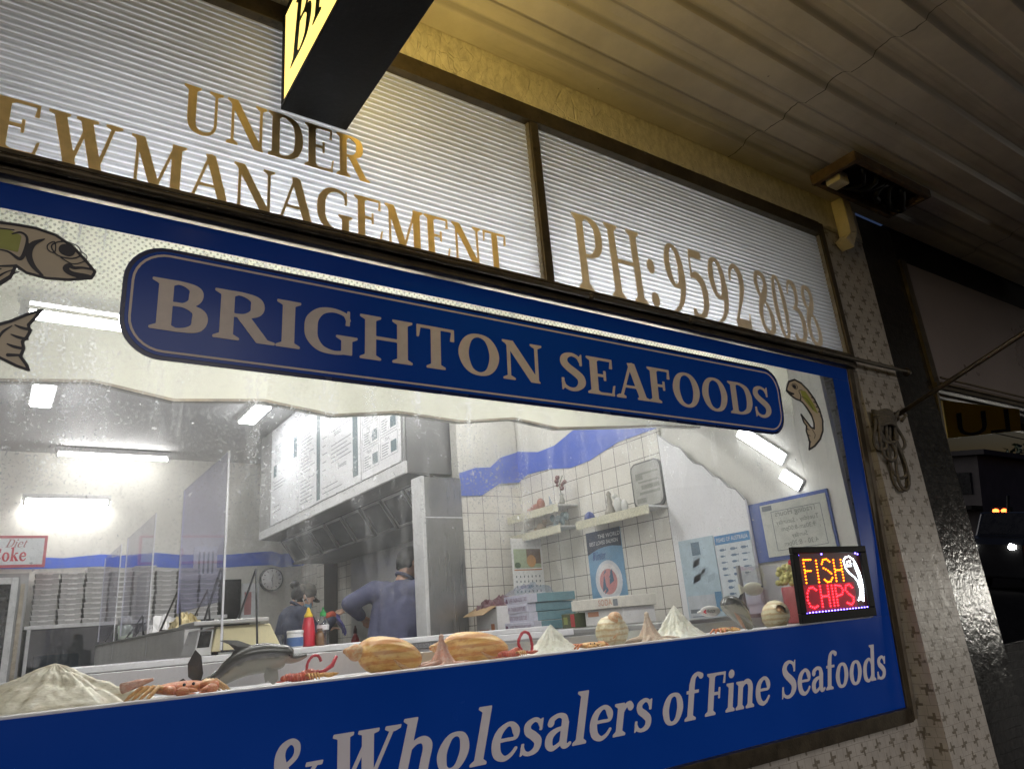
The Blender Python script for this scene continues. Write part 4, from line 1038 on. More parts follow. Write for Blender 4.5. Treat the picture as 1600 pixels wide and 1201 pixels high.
# yellow banner hanging under the awning of the shop next door
q4 = [Vector(p) for p in ((8.66, -2.03, 2.82), (9.76, -1.71, 2.96), (9.78, -1.71, 3.22), (8.64, -2.04, 3.25))]
off = Vector((-.28, .96, 0)) * .03
yb = MB().hexa(q4, [p - off for p in q4]).build('banner', mat('yellow banner', (.75, .50, .03), .5, 0, .1, 3))
tag(yb, 'yellow banner with dark letters LU hanging under the awning', 'sign')
bdir = (q4[0] - q4[1]).normalized()
plain_text('lettering', 'LU', .40, lambda u, v: q4[1] + bdir * (.12 + u) + off * .1 + Vector((0, 0, .005 + v * .98)), M['ink'], yb, off, .002, 'LEFT', .82)
# oncoming car with its headlights on
cx_, cy_ = 26.55, -9.05
car = thing('parked_van', 'dark van facing the shop row with bright headlights on', 'van', (cx_, cy_, -.14))
M['carpaint'] = mat('dark wet car paint', (.02, .021, .024), .15, .3, .05, 2, coat=.6)
def carprof(y):
    return [(cx_ - .15, y, .25), (cx_ - .15, y, 1.30), (cx_ + .05, y, 1.48), (cx_ + .75, y, 1.58), (cx_ + 1.3, y, 2.35), (cx_ + 5.0, y, 2.40), (cx_ + 5.1, y, .30)]
MB().prism(carprof(cy_ - .90), (0, 1.8, 0)).build('body', M['carpaint'], car, bevel=.08, seg=3)
MB().hexa([(cx_ + .79, cy_ - .78, 1.61), (cx_ + .79, cy_ + .78, 1.61), (cx_ + 1.27, cy_ + .72, 2.29), (cx_ + 1.27, cy_ - .72, 2.29)], [(cx_ + .765, cy_ - .78, 1.625), (cx_ + .765, cy_ + .78, 1.625), (cx_ + 1.245, cy_ + .72, 2.305), (cx_ + 1.245, cy_ - .72, 2.305)]).build('windscreen', M['black_gloss'], car)
for s_ in (-1, 1):
    MB().ball((cx_ - .17, cy_ + s_ * .58, 1.24), (.04, .10, .075), 12, 8).build('headlight', hl_m, car)
    lt = bpy.data.lights.new('headlight_beam', 'SPOT'); lt.energy = 330; lt.color = (1, .96, .86); lt.spot_size = R(22); lt.spot_blend = .6; lt.shadow_soft_size = .09
    lo = bpy.data.objects.new('headlight_beam', lt); COL.objects.link(lo); lo.location = (cx_ - .24, cy_ + s_ * .58, 1.24)
    lo.rotation_euler = (Vector((4.0, 0, 1.1)) - Vector(lo.location)).to_track_quat('-Z', 'Y').to_euler()
    for xx in (.85, 4.1): MB().cyl((cx_ + xx, cy_ + s_ * .66, .21), (cx_ + xx, cy_ + s_ * .86, .21), .35, n=24).build('wheel', M['black'], car, bevel=.02)
sg = thing('traffic_signal', 'street signal glowing red and amber far up the road', 'traffic light', (36.1, -12.6, -.14))
MB().cyl((36.1, -12.6, -.14), (35.5, -12.0, 3.2), .06).build('pole', M['black'], sg)
MB().box(36.05, -12.95, 2.40, 36.3, -12.2, 2.72).build('housing', M['black'], sg)
for k in (0, 1): MB().ball((36.02, -12.76 + .34 * k, 2.55), (.05, .14, .10), 10, 6).build('lamp', tl, sg)
tr = thing('street_tree', 'dark leafy tree beyond the far roofs across the street', 'tree', (82, -28.5, -.14))
MB().tube([(82, -28.5, -.14), (82.1, -28.5, 3.5), (82, -28.4, 7)], [.3, .24, .12]).build('trunk', M['timber'], tr)
rr = random.Random(5); mb = MB()
for k in range(500):
    q = Vector((rr.gauss(0, 1), rr.gauss(0, 1), rr.gauss(0, .8))); q = q.normalized() * (rr.random() ** .4) * 2.2
    c = Vector((82, -28.4, 7.9)) + q; a = Vector((rr.uniform(-1, 1), rr.uniform(-1, 1), rr.uniform(-1, 1))).normalized() * .3; b = a.cross(Vector((rr.uniform(-1, 1), 1, .3))).normalized() * .18
    mb.quad(c - a, c + b, c + a, c - b)
mb.build('crown', mat('dark leaves', (.03, .05, .02), .6), tr)
for k in range(3):
    w_ = MB().tube([(30 + 6 * i, -11 - .4 * k, 5.6 + .5 * k - .10 * (i * (6 - i)) * .25) for i in range(7)], .022, 5)
    tag(w_.build('overhead_wire', M['black']), 'dark overhead power wire sagging along the far side of the street', 'wire', 'overhead wires over the street')
M['tube_fill_range'] = emit('added fill tube by the range', (1.0, .99, .97), 210)
M['strip_glow'] = emit('lit strip diffuser', (.97, .99, 1.0), 16)
M['blue_grey'] = mat('greyed blue wall paint', (.06, .10, .30), .5, 0, .1, 4)
# ------------------------------------------------------------------ lights in the shop
def batten(label, x0, x1, y, z, tm, r=.013, two=0, down=.03, group=None, behind=False):
    t = thing('tube_light', label, 'light', ((x0 + x1) / 2, y, z), group)
    if behind: MB().box(x0 - .03, y - .011, z + .030, x1 + .03, y + .011, z + .075).build('batten', M['alu'], t, bevel=.004)
    else: MB().box(x0 - .03, y - .03, z + down, x1 + .03, y + .03 + two, z + down + .05).build('batten', M['alu'], t, bevel=.004)
    for k in range(2 if two else 1):
        MB().cyl((x0, y + k * two, z), (x1, y + k * two, z), r).build('tube', tm, t)
    for x in (x0 - .022, x1 + .002): MB().box(x, y - .018, z - .02, x + .02, y + .018 + two, z + down - .001).build('end_cap', M['alu'], t)
    return t
batten('bright bare tube inside the window left of the name sign', .0, 1.17, .40, 2.435, M['tube_window'], behind=True)
batten('bright tube inside the window hidden behind the name sign', 1.38, 2.55, .40, 2.435, M['tube_window'], behind=True)
batten('long tube light on the shop ceiling above the serving counter', .42, 1.49, 7.15, 3.66, M['tube_light'])
batten('added unseen fill tube above the window bulkhead brightening the tiled wall', 1.55, 2.75, 2.1, 3.66, M['tube_fill_wall'])  # tube added out of view to brighten the right-hand side
batten('added unseen fill tube brightening the cooking area in front of the range hood', .75, 1.95, 3.2, 3.66, M['tube_fill_range'])  # tube added out of view to brighten the cooking area
batten('double tube light glowing on the back wall above the box shelf', .19, .95, 7.36, 3.19, M['tube_light'], .016, .07)
def ceil_panel(label, x, y):
    t = thing('ceiling_light', label, 'light', (x, y, 3.70))
    MB().box(x - .085, y - .31, 3.705, x + .085, y + .31, 3.749).build('housing', M['alu'], t)
    MB().box(x - .07, y - .29, 3.690, x + .07, y + .29, 3.7045).build('diffuser', M['panel_light'], t)
ceil_panel('small bright ceiling light at the left end of the shop', .17, 5.25)
ceil_panel('small bright ceiling light in front of the menu boards', 1.93, 5.25)
def wall_light(label, c, L, wd):
    c = Vector(c); d = Vector((0, -.74, -.67)).normalized() * L / 2; w_ = Vector((0, .67, -.74)).normalized() * wd / 2
    t = thing('strip_light', label, 'light', c)
    MB().obox(c + Vector((.008, 0, 0)), d * 1.05, w_ * 1.2, (.008, 0, 0)).build('housing', M['alu'], t)
    MB().obox(c - Vector((.0075, 0, 0)), d, w_, (.007, 0, 0)).build('diffuser', M['strip_glow'], t)
wall_light('longer bright strip light on the cream wall under the name sign', (3.182, .51, 2.325), .30, .055)
wall_light('shorter bright strip light on the cream wall above the trading hours', (3.182, .375, 2.115), .11, .05)

# ------------------------------------------------------------------ cooking range hood with menu boards
HX = 2.294
hd = thing('range_hood', 'long stainless cooking hood carrying the menu boards', 'hood', (2.7, 4.5, 2.6))
MB().box(HX, 2.785, 2.62, HX + .02, 6.27, 2.708).build('fascia', M['alu'], hd, bevel=.003)
MB().box(HX + .0205, 2.785, 2.625, 2.75, 2.80, 3.74).build('end_panel', M['hood_dark'], hd)
MB().box(HX + .005, 2.801, 2.709, HX + .02, 6.27, 3.74).build('front_panel', M['steel_dull'], hd)
MB().box(HX + .0205, 6.255, 2.625, 3.187, 6.27, 3.74).build('end_panel', M['steel_dull'], hd)
mb = MB()
BX0, BZ0, BX1, BZ1 = 2.50, 2.608, 2.665, 2.365
mb.hexa([(HX + .021, 2.801, 2.625), (BX0, 2.801, BZ0), (BX0, 6.254, BZ0), (HX + .021, 6.254, 2.625)], [(HX + .021, 2.801, 2.64), (BX0, 2.801, 2.64), (BX0, 6.254, 2.64), (HX + .021, 6.254, 2.64)])
mb.hexa([(BX1, 2.801, BZ1), (3.17, 2.801, BZ1), (3.17, 6.254, BZ1), (BX1, 6.254, BZ1)], [(BX1, 2.801, BZ1 + .02), (3.17, 2.801, BZ1 + .02), (3.17, 6.254, BZ1 + .02), (BX1, 6.254, BZ1 + .02)])
mb.hexa([(BX0 + .02, 2.801, BZ0 + .005), (BX1 + .02, 2.801, BZ1 + .022), (BX1 + .02, 6.254, BZ1 + .022), (BX0 + .02, 6.254, BZ0 + .005)], [(BX0 + .04, 2.801, BZ0 + .005), (BX1 + .04, 2.801, BZ1 + .022), (BX1 + .04, 6.254, BZ1 + .022), (BX0 + .04, 6.254, BZ0 + .005)])
mb.build('underside', M['hood_dark'], hd)
M['filter'] = mat('dark baffle filter', (.015, .015, .016), .5, .3, .3, 40, .4, 90)
bd = Vector((BX1 - BX0, 0, BZ1 - BZ0)); bn = Vector((BZ1 - BZ0, 0, -(BX1 - BX0))).normalized()
def slab(f, a, b, c, d, t0, t1):
    q = lambda t, y, h: Vector((BX0 + .012, y, BZ0)) + bd * t + bn * h
    f.hexa([q(a, c, t0), q(b, c, t0), q(b, d, t0), q(a, d, t0)], [q(a, c, t1), q(b, c, t1), q(b, d, t1), q(a, d, t1)])
for k in range(8):
    y0 = 2.85 + .42 * k; y1 = y0 + .375
    f = MB()
    slab(f, .04, .96, y0, y0 + .016, 0, .014); slab(f, .04, .96, y1 - .016, y1, 0, .014); slab(f, .04, .10, y0 + .0161, y1 - .0161, 0, .014); slab(f, .90, .96, y0 + .0161, y1 - .0161, 0, .014)
    fo = f.build('filter', M['steel'], hd)
    f = MB(); slab(f, .1005, .8995, y0 + .0161, y1 - .0161, 0, .006); f.build('mesh_insert', M['filter'], fo)
# menu boards
M['menu_ink'] = mat('grey menu print', (.16, .18, .20), .5)
M['menu_bar'] = mat('teal grey price bar', (.07, .12, .14), .5)
def menu(label, ya, yb, heads, bars, cells=False):
    """ya far (left), yb near (right)"""
    z0, z1 = 2.712, 3.72
    o = MB().box(HX - .006, yb + .004, z0, HX + .0045, ya - .004, z1).build('menu_board', M['white'], None, bevel=.002)
    tag(o, label, 'menu board')
    pt = lambda u, v, k=0: (HX - .0068 - .0006 * k, ya - .004 - u * (ya - yb - .008), z0 + v * (z1 - z0))
    ink = MB(); bar = MB(); rr = random.Random(int(ya * 100))
    def rect(mb, u0, u1, v0, v1, k=0): mb.quad(pt(u0, v0, k), pt(u1, v0, k), pt(u1, v1, k), pt(u0, v1, k))
    if cells:
        for i in range(2):
            for j in range(5):
                u0, v0 = .05 + .47 * i, .06 + .185 * j + .02 * i
                for (a, b, c, d) in ((u0, u0 + .43, v0, v0 + .004), (u0, u0 + .43, v0 + .165, v0 + .169), (u0, u0 + .008, v0 + .005, v0 + .164), (u0 + .422, u0 + .43, v0 + .005, v0 + .164)): rect(ink, a, b, c, d)
                for q in range(5): rect(ink, u0 + .04, u0 + rr.uniform(.15, .22), v0 + .02 + .02 * q, v0 + .027 + .02 * q)
                rect(bar, u0 + .26, u0 + .40, v0 + .02, v0 + .105)
                plain_text('heading', 'Pack', .042, lambda a, b, u0=u0, v0=v0: (HX - .0075, ya - .004 - (u0 + .12) * (ya - yb) - a, z0 + (v0 + .125) * (z1 - z0) + b), M['menu_ink'], o, (-1, 0, 0))
    else:
        for (u0, u1, v0, v1, n) in bars[1]:
            for q in range(n):
                v = v0 + (v1 - v0) * q / n
                rect(ink, u0, u0 + (u1 - u0) * rr.uniform(.5, 1), v, v + .007)
        for (u0, u1, v0, v1) in bars[0]: rect(bar, u0, u1, v0, v1)
    for (txt, u, v, sz) in heads:
        plain_text('heading', txt, sz, lambda a, b, u=u, v=v: (HX - .0075, ya - .004 - u * (ya - yb) - a, z0 + v * (z1 - z0) + b), M['menu_ink'], o, (-1, 0, 0))
    ink.build('text', M['menu_ink'], o)
    if bar.v: bar.build('price_column', M['menu_bar'], o)
menu('leftmost narrow menu board on the hood beside the ceiling light', 5.86, 5.03, [('Fish', .35, .85, .07)], ([(.86, .98, .55, .75), (.10, .22, .48, .60)], [(.15, .80, .60, .82, 9), (.12, .75, .35, .45, 3), (.15, .4, .12, .22, 2)]))
menu('wide middle menu board on the hood with price columns', 5.02, 3.535, [('Snacks', .12, .87, .07), ('Sandwiches', .60, .80, .075), ('Salads', .62, .50, .075), ('Sweets', .68, .20, .065)], ([(.34, .40, .02, .93), (.90, .97, .06, 1.0)], [(.05, .32, .06, .30, 7), (.05, .32, .34, .82, 14), (.44, .54, .25, .9, 9), (.58, .88, .55, .76, 6), (.58, .88, .28, .46, 5), (.44, .88, .05, .14, 2)]))
menu('right menu board on the hood with boxed meal packs', 3.525, 2.83, [], ([], []), True)

# steel end panel of the range, splashback, range
rg = thing('cooking_range', 'stainless cooking range along the tiled wall under the hood', 'range', (2.9, 4.3, .42))
MB().box(2.62, 2.80, .43, 3.16, 6.2, 1.33).build('bench', M['steel'], rg, bevel=.006)
MB().box(3.162, 2.80, 1.34, 3.184, 5.86, 2.52).build('splashback', M['steel'], rg)
MB().box(2.366, 2.645, .43, 2.658, 2.662, 2.568).build('end_panel', M['steel_dark'], rg)
MB().box(2.337, 2.640, .43, 2.3655, 2.785, 2.572).build('bright_edge', M['alu'], rg, bevel=.004)
MB().box(2.368, 2.6425, 2.286, 2.655, 2.6448, 2.292).build('seam', M['white'], rg)
MB().box(3.03, 6.30, .43, 3.184, 6.52, 2.50).build('tiled_pier', M['walltile'], rg)

# ------------------------------------------------------------------ counters
ct = thing('serving_counter', 'pale serving counter with speckled grey edge behind the display ledge', 'counter', (1.4, 1.85, .42))
MB().box(.26, 1.52, .43, 2.44, 2.2, 1.478).build('body', M['white'], ct)
MB().box(.24, 1.50, 1.479, 2.46, 2.22, 1.507).build('edge_band', M['granite'], ct, bevel=.003)
MB().box(.24, 1.495, 1.5075, 2.46, 2.22, 1.531).build('top', M['white'], ct, bevel=.003)
MB().box(.80, 2.25, .43, 1.03, 5.8, 1.66).build('display_case', M['alu'], ct, bevel=.004)
MB().box(.795, 2.245, 1.6605, 1.035, 5.805, 1.676).build('case_top', M['steel'], ct, bevel=.002)
sb = thing('steel_bench', 'stainless bench along the tiled wall under the calendar', 'bench', (2.87, 1.7, .42))
MB().box(2.50, .72, .43, 3.185, 2.63, 1.48).build('body', M['steel'], sb)
MB().box(2.48, .70, 1.4805, 3.186, 2.638, 1.506).build('top', M['steel'], sb, bevel=.004)
tag(MB().box(1.78, 1.0, 1.485, 2.22, 1.02, 1.513).build('ticket_rail', M['white'], None, bevel=.003), 'thin white rail standing behind the white cone shell', 'rail')

# screens and wire stands along the display case
def screen(label, y0, y1, z0, z1, m_, x=.802):
    t = thing('counter_screen', label, 'screen', (x, (y0 + y1) / 2, z0), 'clear screens on the counter')
    MB().box(x - .002, y0, z0, x + .002, y1, z1).build('sheet', m_, t)
    for y in (y0 - .009, y1 + .001): MB().box(x - .004, y, 1.55 if y < y0 else z0, x + .004, y + .008, z1).build('edge_post', M['clear_edge'], t)
M['clear_edge'] = mat('bright acrylic edge', (.70, .70, .75), .25)
screen('tall blue tinted counter screen nearest the scale', 1.547, 2.458, 1.745, 2.385, M['acrylic_blue'])
screen('clear counter screen halfway along the display case', 3.30, 4.42, 1.70, 2.40, M['acrylic'])
screen('clear counter screen at the far end of the display case', 4.75, 5.7, 1.70, 2.40, M['acrylic'])
for lab, ap, b1, b2 in (('black wire stand beside the blue tinted screen', (1.63, 1.885), (1.58, 1.54), (2.10, 1.54)), ('black wire stand at the near end of the display case', (2.52, 1.87), (2.44, 1.677), (2.98, 1.677)), ('black wire stand below the middle clear screen', (3.60, 1.80), (3.52, 1.677), (4.25, 1.677)), ('black wire stand at the far end of the display case', (4.75, 1.80), (4.65, 1.677), (5.4, 1.677))):
    for k in (0,):
        x = .815
        mb = MB().tube([(x, b1[0], b1[1]), (x, b1[0] + (ap[0] - b1[0]) * .9, ap[1] - .01), (x, ap[0] + .015, ap[1]), (x, ap[0] + .04, ap[1] - .012), (x, b2[0], b2[1])], .0055, 6)
        mb.tube([(x, b1[0], b1[1] + .004), (x + .15, b1[0] + .02, b1[1] + .004), (x + .15, b2[0], b2[1] + .004), (x, b2[0], b2[1] + .004)], .005, 6)
        mb.tube([(x + .15, b1[0] + .02, b1[1] + .004), (x + .15, ap[0] + .02, ap[1] - .005), (x + .15, b2[0], b2[1] + .004)], .005, 6)
        tag(mb.build('wire_stand', M['black_gloss']), lab, 'stand', 'wire stands along the counter')
def crumple(c, sx, sy, sz, seed, m_, name_, label, cat):
    rr = random.Random(seed); mb = MB(); n1, n2 = 14, 9
    H = [[max(0, math.sin(math.pi * i / n1) ** .5 * math.sin(math.pi * j / n2) ** .5 * rr.uniform(.45, 1)) for j in range(n2 + 1)] for i in range(n1 + 1)]
    mb.grid(lambda u, v: (c[0] + sx * (u - .5) + rr.uniform(-.01, .01), c[1] + sy * (v - .5) + rr.uniform(-.01, .01), c[2] + .003 + sz * H[round(u * n1)][round(v * n2)]), n1, n2, False)
    return tag(mb.build(name_, m_), label, cat)
crumple((.915, 3.55, 1.677), .20, .7, .13, 2, M['white_card'], 'paper_heap', 'crumpled white wrapping paper heaped on the display case', 'paper')
crumple((.93, 2.9, 1.677), .16, .3, .10, 4, mat('yellowish wrapping paper', (.62, .52, .28), .6), 'paper_heap', 'yellowish wrapping paper behind the near wire stand', 'paper')
jr = thing('glass_jar', 'pale milky jar with a tall lid at the far end of the display case', 'jar', (.93, 5.2, 1.677))
MB().lathe((.93, 5.2, 1.677), [(.055, 0), (.064, .01), (.066, .10), (.05, .125), (.045, .13)]).build('jar_body', mat('milky glass', (.52, .58, .50), .2), jr)
MB().lathe((.93, 5.2, 1.807), [(.05, 0), (.05, .06), (.045, .062)]).build('lid', M['alu'], jr)

# weighing scale
sc = thing('weighing_scale', 'cream counter scale with a flat steel platter and dark display', 'scale', (.92, 1.78, 1.532))
mb = MB(); mb.hexa([(.80, 1.70, 1.545), (1.10, 1.70, 1.545), (1.10, 1.98, 1.545), (.80, 1.98, 1.545)], [(.83, 1.74, 1.648), (1.06, 1.74, 1.648), (1.06, 1.96, 1.648), (.83, 1.96, 1.648)])
mb.build('body', mat('cream scale plastic', (.56, .50, .30), .4, 0, .06, 5), sc, bevel=.006)
MB().hexa([(.732, 1.70, 1.533), (.799, 1.70, 1.533), (.799, 1.98, 1.533), (.732, 1.98, 1.533)], [(.757, 1.75, 1.64), (.8205, 1.75, 1.64), (.8205, 1.95, 1.64), (.757, 1.95, 1.64)]).build('display_housing', M['alu'], sc, bevel=.004)
MB().quad((.745, 1.7135, 1.566), (.795, 1.7135, 1.566), (.811, 1.7445, 1.632), (.763, 1.7445, 1.632)).build('display', M['black_gloss'], sc)
MB().box(.725, 1.70, 1.655, 1.045, 2.0, 1.674).build('platter', M['steel'], sc, bevel=.005)
MB().box(.86, 1.78, 1.6485, .98, 1.92, 1.6545).build('neck', M['black'], sc)
for x in (.83, 1.06): MB().cyl((x, 1.76, 1.532), (x, 1.76, 1.5445), .014, n=10).build('foot', M['black'], sc)

# condiments
def bottle(name_, label, cat, c, body, cap, bm_, cm, extra=None):
    t = thing(name_, label, cat, c)
    MB().lathe(c, body, 20).build('bottle_body', bm_, t)
    if cap: MB().lathe(c, cap, 14).build('cap', cm, t)
    if extra: MB().lathe(c, extra[0], 20).build('wrap_label', extra[1], t)
    return t
M['red'] = mat('red squeeze plastic', (.50, .015, .035), .3, 0, .05, 5)
M['yellow'] = mat('yellow plastic', (.80, .55, .02), .35, 0, .05, 5)
M['green'] = mat('green plastic', (.02, .32, .07), .35, 0, .05, 5)
M['brown'] = mat('brown sauce glass', (.16, .085, .04), .2, 0, .1, 8)
bottle('sauce_bottle', 'tall red squeeze bottle with a yellow nozzle on the counter', 'bottle', (1.27, 1.83, 1.532), [(.030, 0), (.034, .006), (.033, .05), (.029, .09), (.022, .128), (.019, .133)], [(.021, .1335), (.021, .142), (.012, .155), (.005, .176), (.003, .178)], M['red'], M['yellow'])
bottle('water_bottle', 'clear bottle with a green pointed cap beside the red sauce bottle', 'bottle', (1.357, 1.87, 1.532), [(.026, 0), (.029, .006), (.027, .05), (.029, .09), (.022, .118), (.013, .128), (.013, .134)], [(.016, .1345), (.016, .15), (.006, .16), (.004, .176), (.002, .178)], M['clear'], M['green'], ([(.0285, .07), (.0295, .075), (.0295, .09), (.029, .094)], M['white']))
bottle('spice_bottle', 'small brown bottle between the red sauce bottle and clear bottle', 'bottle', (1.315, 1.80, 1.532), [(.019, 0), (.021, .004), (.021, .045), (.014, .062), (.012, .066)], [(.013, .0665), (.013, .076), (.011, .078)], M['brown'], mat('dark brown cap', (.10, .06, .035), .5))
bottle('condiment_tub', 'white tub with a blue label on the counter', 'tub', (1.196, 1.80, 1.532), [(.034, 0), (.036, .004), (.037, .058), (.036, .062)], [(.039, .0625), (.039, .075), (.036, .077)], M['white'], M['white'], ([(.0372, .006), (.0378, .008), (.0382, .042), (.0378, .046)], mat('blue tub label', (.05, .11, .27), .5)))
bottle('drinking_glass', 'empty clear glass beside the white tub', 'glass', (1.128, 1.82, 1.532), [(.017, 0), (.019, .003), (.022, .06), (.021, .062)], None, M['clear'], None)
bottle('sauce_bottle', 'small dark red sauce bottle on the range past the two workers', 'bottle', (2.80, 4.9, 1.335), [(.035, 0), (.04, .006), (.04, .20), (.018, .25), (.016, .26)], [(.018, .2605), (.014, .30), (.006, .33)], mat('dark red sauce', (.22, .02, .02), .3), mat('dark cap', (.05, .02, .02), .4))

# ------------------------------------------------------------------ back of the shop
bs = thing('box_shelf', 'long white shelf along the back wall loaded with takeaway boxes', 'shelf', (1.2, 7.3, 1.9))
MB().box(.30, 7.06, 1.885, 2.2, 7.49, 1.922).build('shelf_board', M['alu'], bs, bevel=.004)
cb = thing('chest_cabinet', 'dark glass fronted cabinet below the box shelf', 'cabinet', (1.1, 7.2, .42))
MB().box(.32, 7.02, .43, 2.1, 7.47, 1.45).build('body', M['steel_dull'], cb)
MB().box(.33, 7.05, 1.4505, .36, 7.45, 1.884).box(2.06, 7.05, 1.4505, 2.1, 7.45, 1.884).box(.3605, 7.44, 1.4505, 2.0595, 7.47, 1.884).build('frame', M['alu'], cb)
MB().box(.3605, 7.052, 1.4505, 2.0595, 7.056, 1.884).build('glass_front', m_glass('grey cabinet glass', .8, .06, (.5, .52, .55)), cb)
MB().box(.42, 7.15, 1.452, .80, 7.36, 1.64).build('blue_tray', mat('teal tray', (.06, .20, .28), .5), cb)
M['card_shaded'] = mat('shadow-darkened takeaway card', (.50, .49, .48), .6, 0, .05, 9)  # box bases darkened to paint the shadow gap under each lid
M['card_shaded2'] = mat('off white takeaway card', (.74, .73, .72), .6, 0, .06, 9)
rr = random.Random(21)
proto = {}
heights = [10, 10, 11, 10, 11, 10, 10, 9]
ords = ['first', 'second', 'third', 'fourth', 'fifth', 'sixth', 'seventh', 'eighth']
pb_ = thing('takeaway_box', 'x', 'box', (0, 0, 0))
MB().hexa([(-.094, -.114, 0), (.094, -.114, 0), (.094, .114, 0), (-.094, .114, 0)], [(-.101, -.123, .038), (.101, -.123, .038), (.101, .123, .038), (-.101, .123, .038)]).build('base', M['card_shaded'], pb_)
lm = MB(); lm.box(-.106, -.130, .0385, .106, .130, .0470)
lm.prism([(-.05, -.1305, .047), (.05, -.1305, .047), (.04, -.1305, .028), (-.04, -.1305, .028)], (0, -.0015, 0))
lm.build('lid', M['card_shaded2'], pb_)
first = True
for s_ in range(8):
    for k in range(heights[s_]):
        o = pb_ if first else copy_tree(pb_)
        first = False
        o.location = (.455 + .222 * s_ + rr.uniform(-.004, .004), 7.24 + rr.uniform(-.012, .012), 1.9235 + .0505 * k + .001 * (k > 0))
        o.rotation_euler = (0, rr.uniform(-.004, .004), rr.uniform(-.04, .04))
        tag(o, 'white closed takeaway box in the %s stack from the left on the back shelf' % ords[s_], 'box', 'takeaway boxes in the %s stack from the left' % ords[s_])
fg = thing('drinks_fridge', 'dark glass door drinks fridge at the left of the back wall', 'fridge', (-.1, 7.1, .42))
MB().box(-.62, 6.80, .43, .285, 7.45, 2.40).build('cabinet', M['steel_dull'], fg)
mb = MB(); mb.box(-.60, 6.775, .5, -.54, 6.799, 2.36).box(.15, 6.775, .5, .205, 6.799, 2.36).box(-.5395, 6.775, 2.30, .1495, 6.799, 2.36).box(-.5395, 6.775, .5, .1495, 6.799, .56)
mb.build('door_frame', M['alu'], fg, bevel=.004)
MB().box(-.5395, 6.785, .561, .1495, 6.790, 2.2995).build('door_glass', M['black_gloss'], fg)
MB().box(.228, 6.77, .6, .262, 6.799, 2.30).build('side_strip', M['bronze_light'], fg)
dcs = MB().box(-.50, 6.70, 2.445, .398, 6.735, 2.742).build('drink_sign', mat('pink red border print', (.50, .10, .12), .4, 0, .1, 30))
tag(dcs, 'white sign with a red border reading Diet Coke over the fridge', 'sign')
MB().box(-.475, 6.6975, 2.47, .373, 6.6998, 2.717).build('white_face', M['paper'], dcs)
M['red_print'] = mat('red sign print', (.52, .05, .07), .45)
M['grey_red'] = mat('greyish red print', (.42, .20, .20), .45)
loops_mesh('lettering', text_loops('Coke', .275, .115, 0, 1, 0, .4, .02, .02), lambda u, v: (-.035 + u, 6.697, 2.505 + v), .001, M['red_print'], dcs, (0, -1, 0))
loops_mesh('lettering', text_loops('Diet', .165, .075, .35, 1, 0, .4, .02), lambda u, v: (.06 + u, 6.697, 2.632 + v), .001, M['grey_red'], dcs, (0, -1, 0))
ck = thing('wall_clock', 'round white wall clock with a dark rim on the back wall', 'clock', (2.80, 7.46, 2.315))
MB().lathe((2.80, 7.435, 2.315), [(.138, 0), (.143, .01), (.143, .05), (.13, .06)], 40, 'y').build('rim', M['black_gloss'], ck)
MB().lathe((2.80, 7.431, 2.315), [(.124, 0), (.125, .003)], 40, 'y').build('dial', M['white_card'], ck)
tk = MB()
for k in range(12):
    a = math.pi * k / 6; d = Vector((math.sin(a), 0, math.cos(a))); s2 = Vector((math.cos(a), 0, -math.sin(a))) * .005
    c = Vector((2.80, 7.4295, 2.315)); tk.quad(c + d * .09 - s2, c + d * .09 + s2, c + d * .112 + s2, c + d * .112 - s2)
tk.build('hour_marks', M['ink'], ck)
for nm, a, L in (('hour_hand', R(15), .06), ('minute_hand', R(172), .095)):
    d = Vector((math.sin(a), 0, math.cos(a))); s2 = Vector((math.cos(a), 0, -math.sin(a))) * .005; c = Vector((2.80, 7.4285 if nm[0] == 'h' else 7.4275, 2.315))
    MB().quad(c - d * .02 - s2, c - d * .02 + s2, c + d * L + s2 * .5, c + d * L - s2 * .5).build(nm, M['ink'], ck)
dp = MB().box(2.19, 7.44, 1.55, 2.44, 7.49, 2.33).build('dark_doorway', M['black'])  # black panel stands in for a dark doorway
tag(dp, 'black panel standing for the dark cupboard on the back wall left of the clock', 'doorway')
bp = MB().box(2.46, 7.47, 1.85, 2.66, 7.49, 2.28).build('wall_notice', M['paper']); tag(bp, 'small white notice with a red panel left of the clock', 'notice')
MB().quad((2.49, 7.4685, 1.92), (2.57, 7.4685, 1.92), (2.57, 7.4685, 2.18), (2.49, 7.4685, 2.18)).build('red_panel', M['grey_red'], bp)
hsn = MB().box(1.90, 7.47, 2.32, 2.16, 7.49, 2.72).build('wall_placard', M['paper']); tag(hsn, 'upright white placard on the blue stripe behind the tinted screen', 'notice')
for k in range(4): MB().quad((1.95 + .05 * k, 7.4685, 2.40), (1.972 + .05 * k, 7.4685, 2.40), (1.972 + .05 * k, 7.4685, 2.66), (1.95 + .05 * k, 7.4685, 2.66)).build('print_line', M['menu_ink'], hsn)

# ------------------------------------------------------------------ the right hand wall: shelves, posters, bench goods
def wallpt(ya, z0, x=3.186): return lambda u, v, k=0: (x - .0008 * k, ya - u, z0 + v)
def sheet(name_, label, cat, ya, yb, z0, z1, m_, x=3.186, th=.004):
    o = MB().box(x - th, yb, z0, x, ya, z1).build(name_, m_); tag(o, label, cat); return o, wallpt(ya, z0, x - th - .0006)
def rect(pt, u0, u1, v0, v1, k=0, mb=None): return (mb or MB()).quad(pt(u0, v0, k), pt(u1, v0, k), pt(u1, v1, k), pt(u0, v1, k))
def disc(pt, cu_, cv, r, k=0, sx=1, n=28): return MB().quad(*[pt(cu_ + r * sx * math.cos(2 * math.pi * i / n), cv + r * math.sin(2 * math.pi * i / n), k) for i in range(n)])
def pm(name_, col): return mat(name_, col, .45, 0, .08, 20)
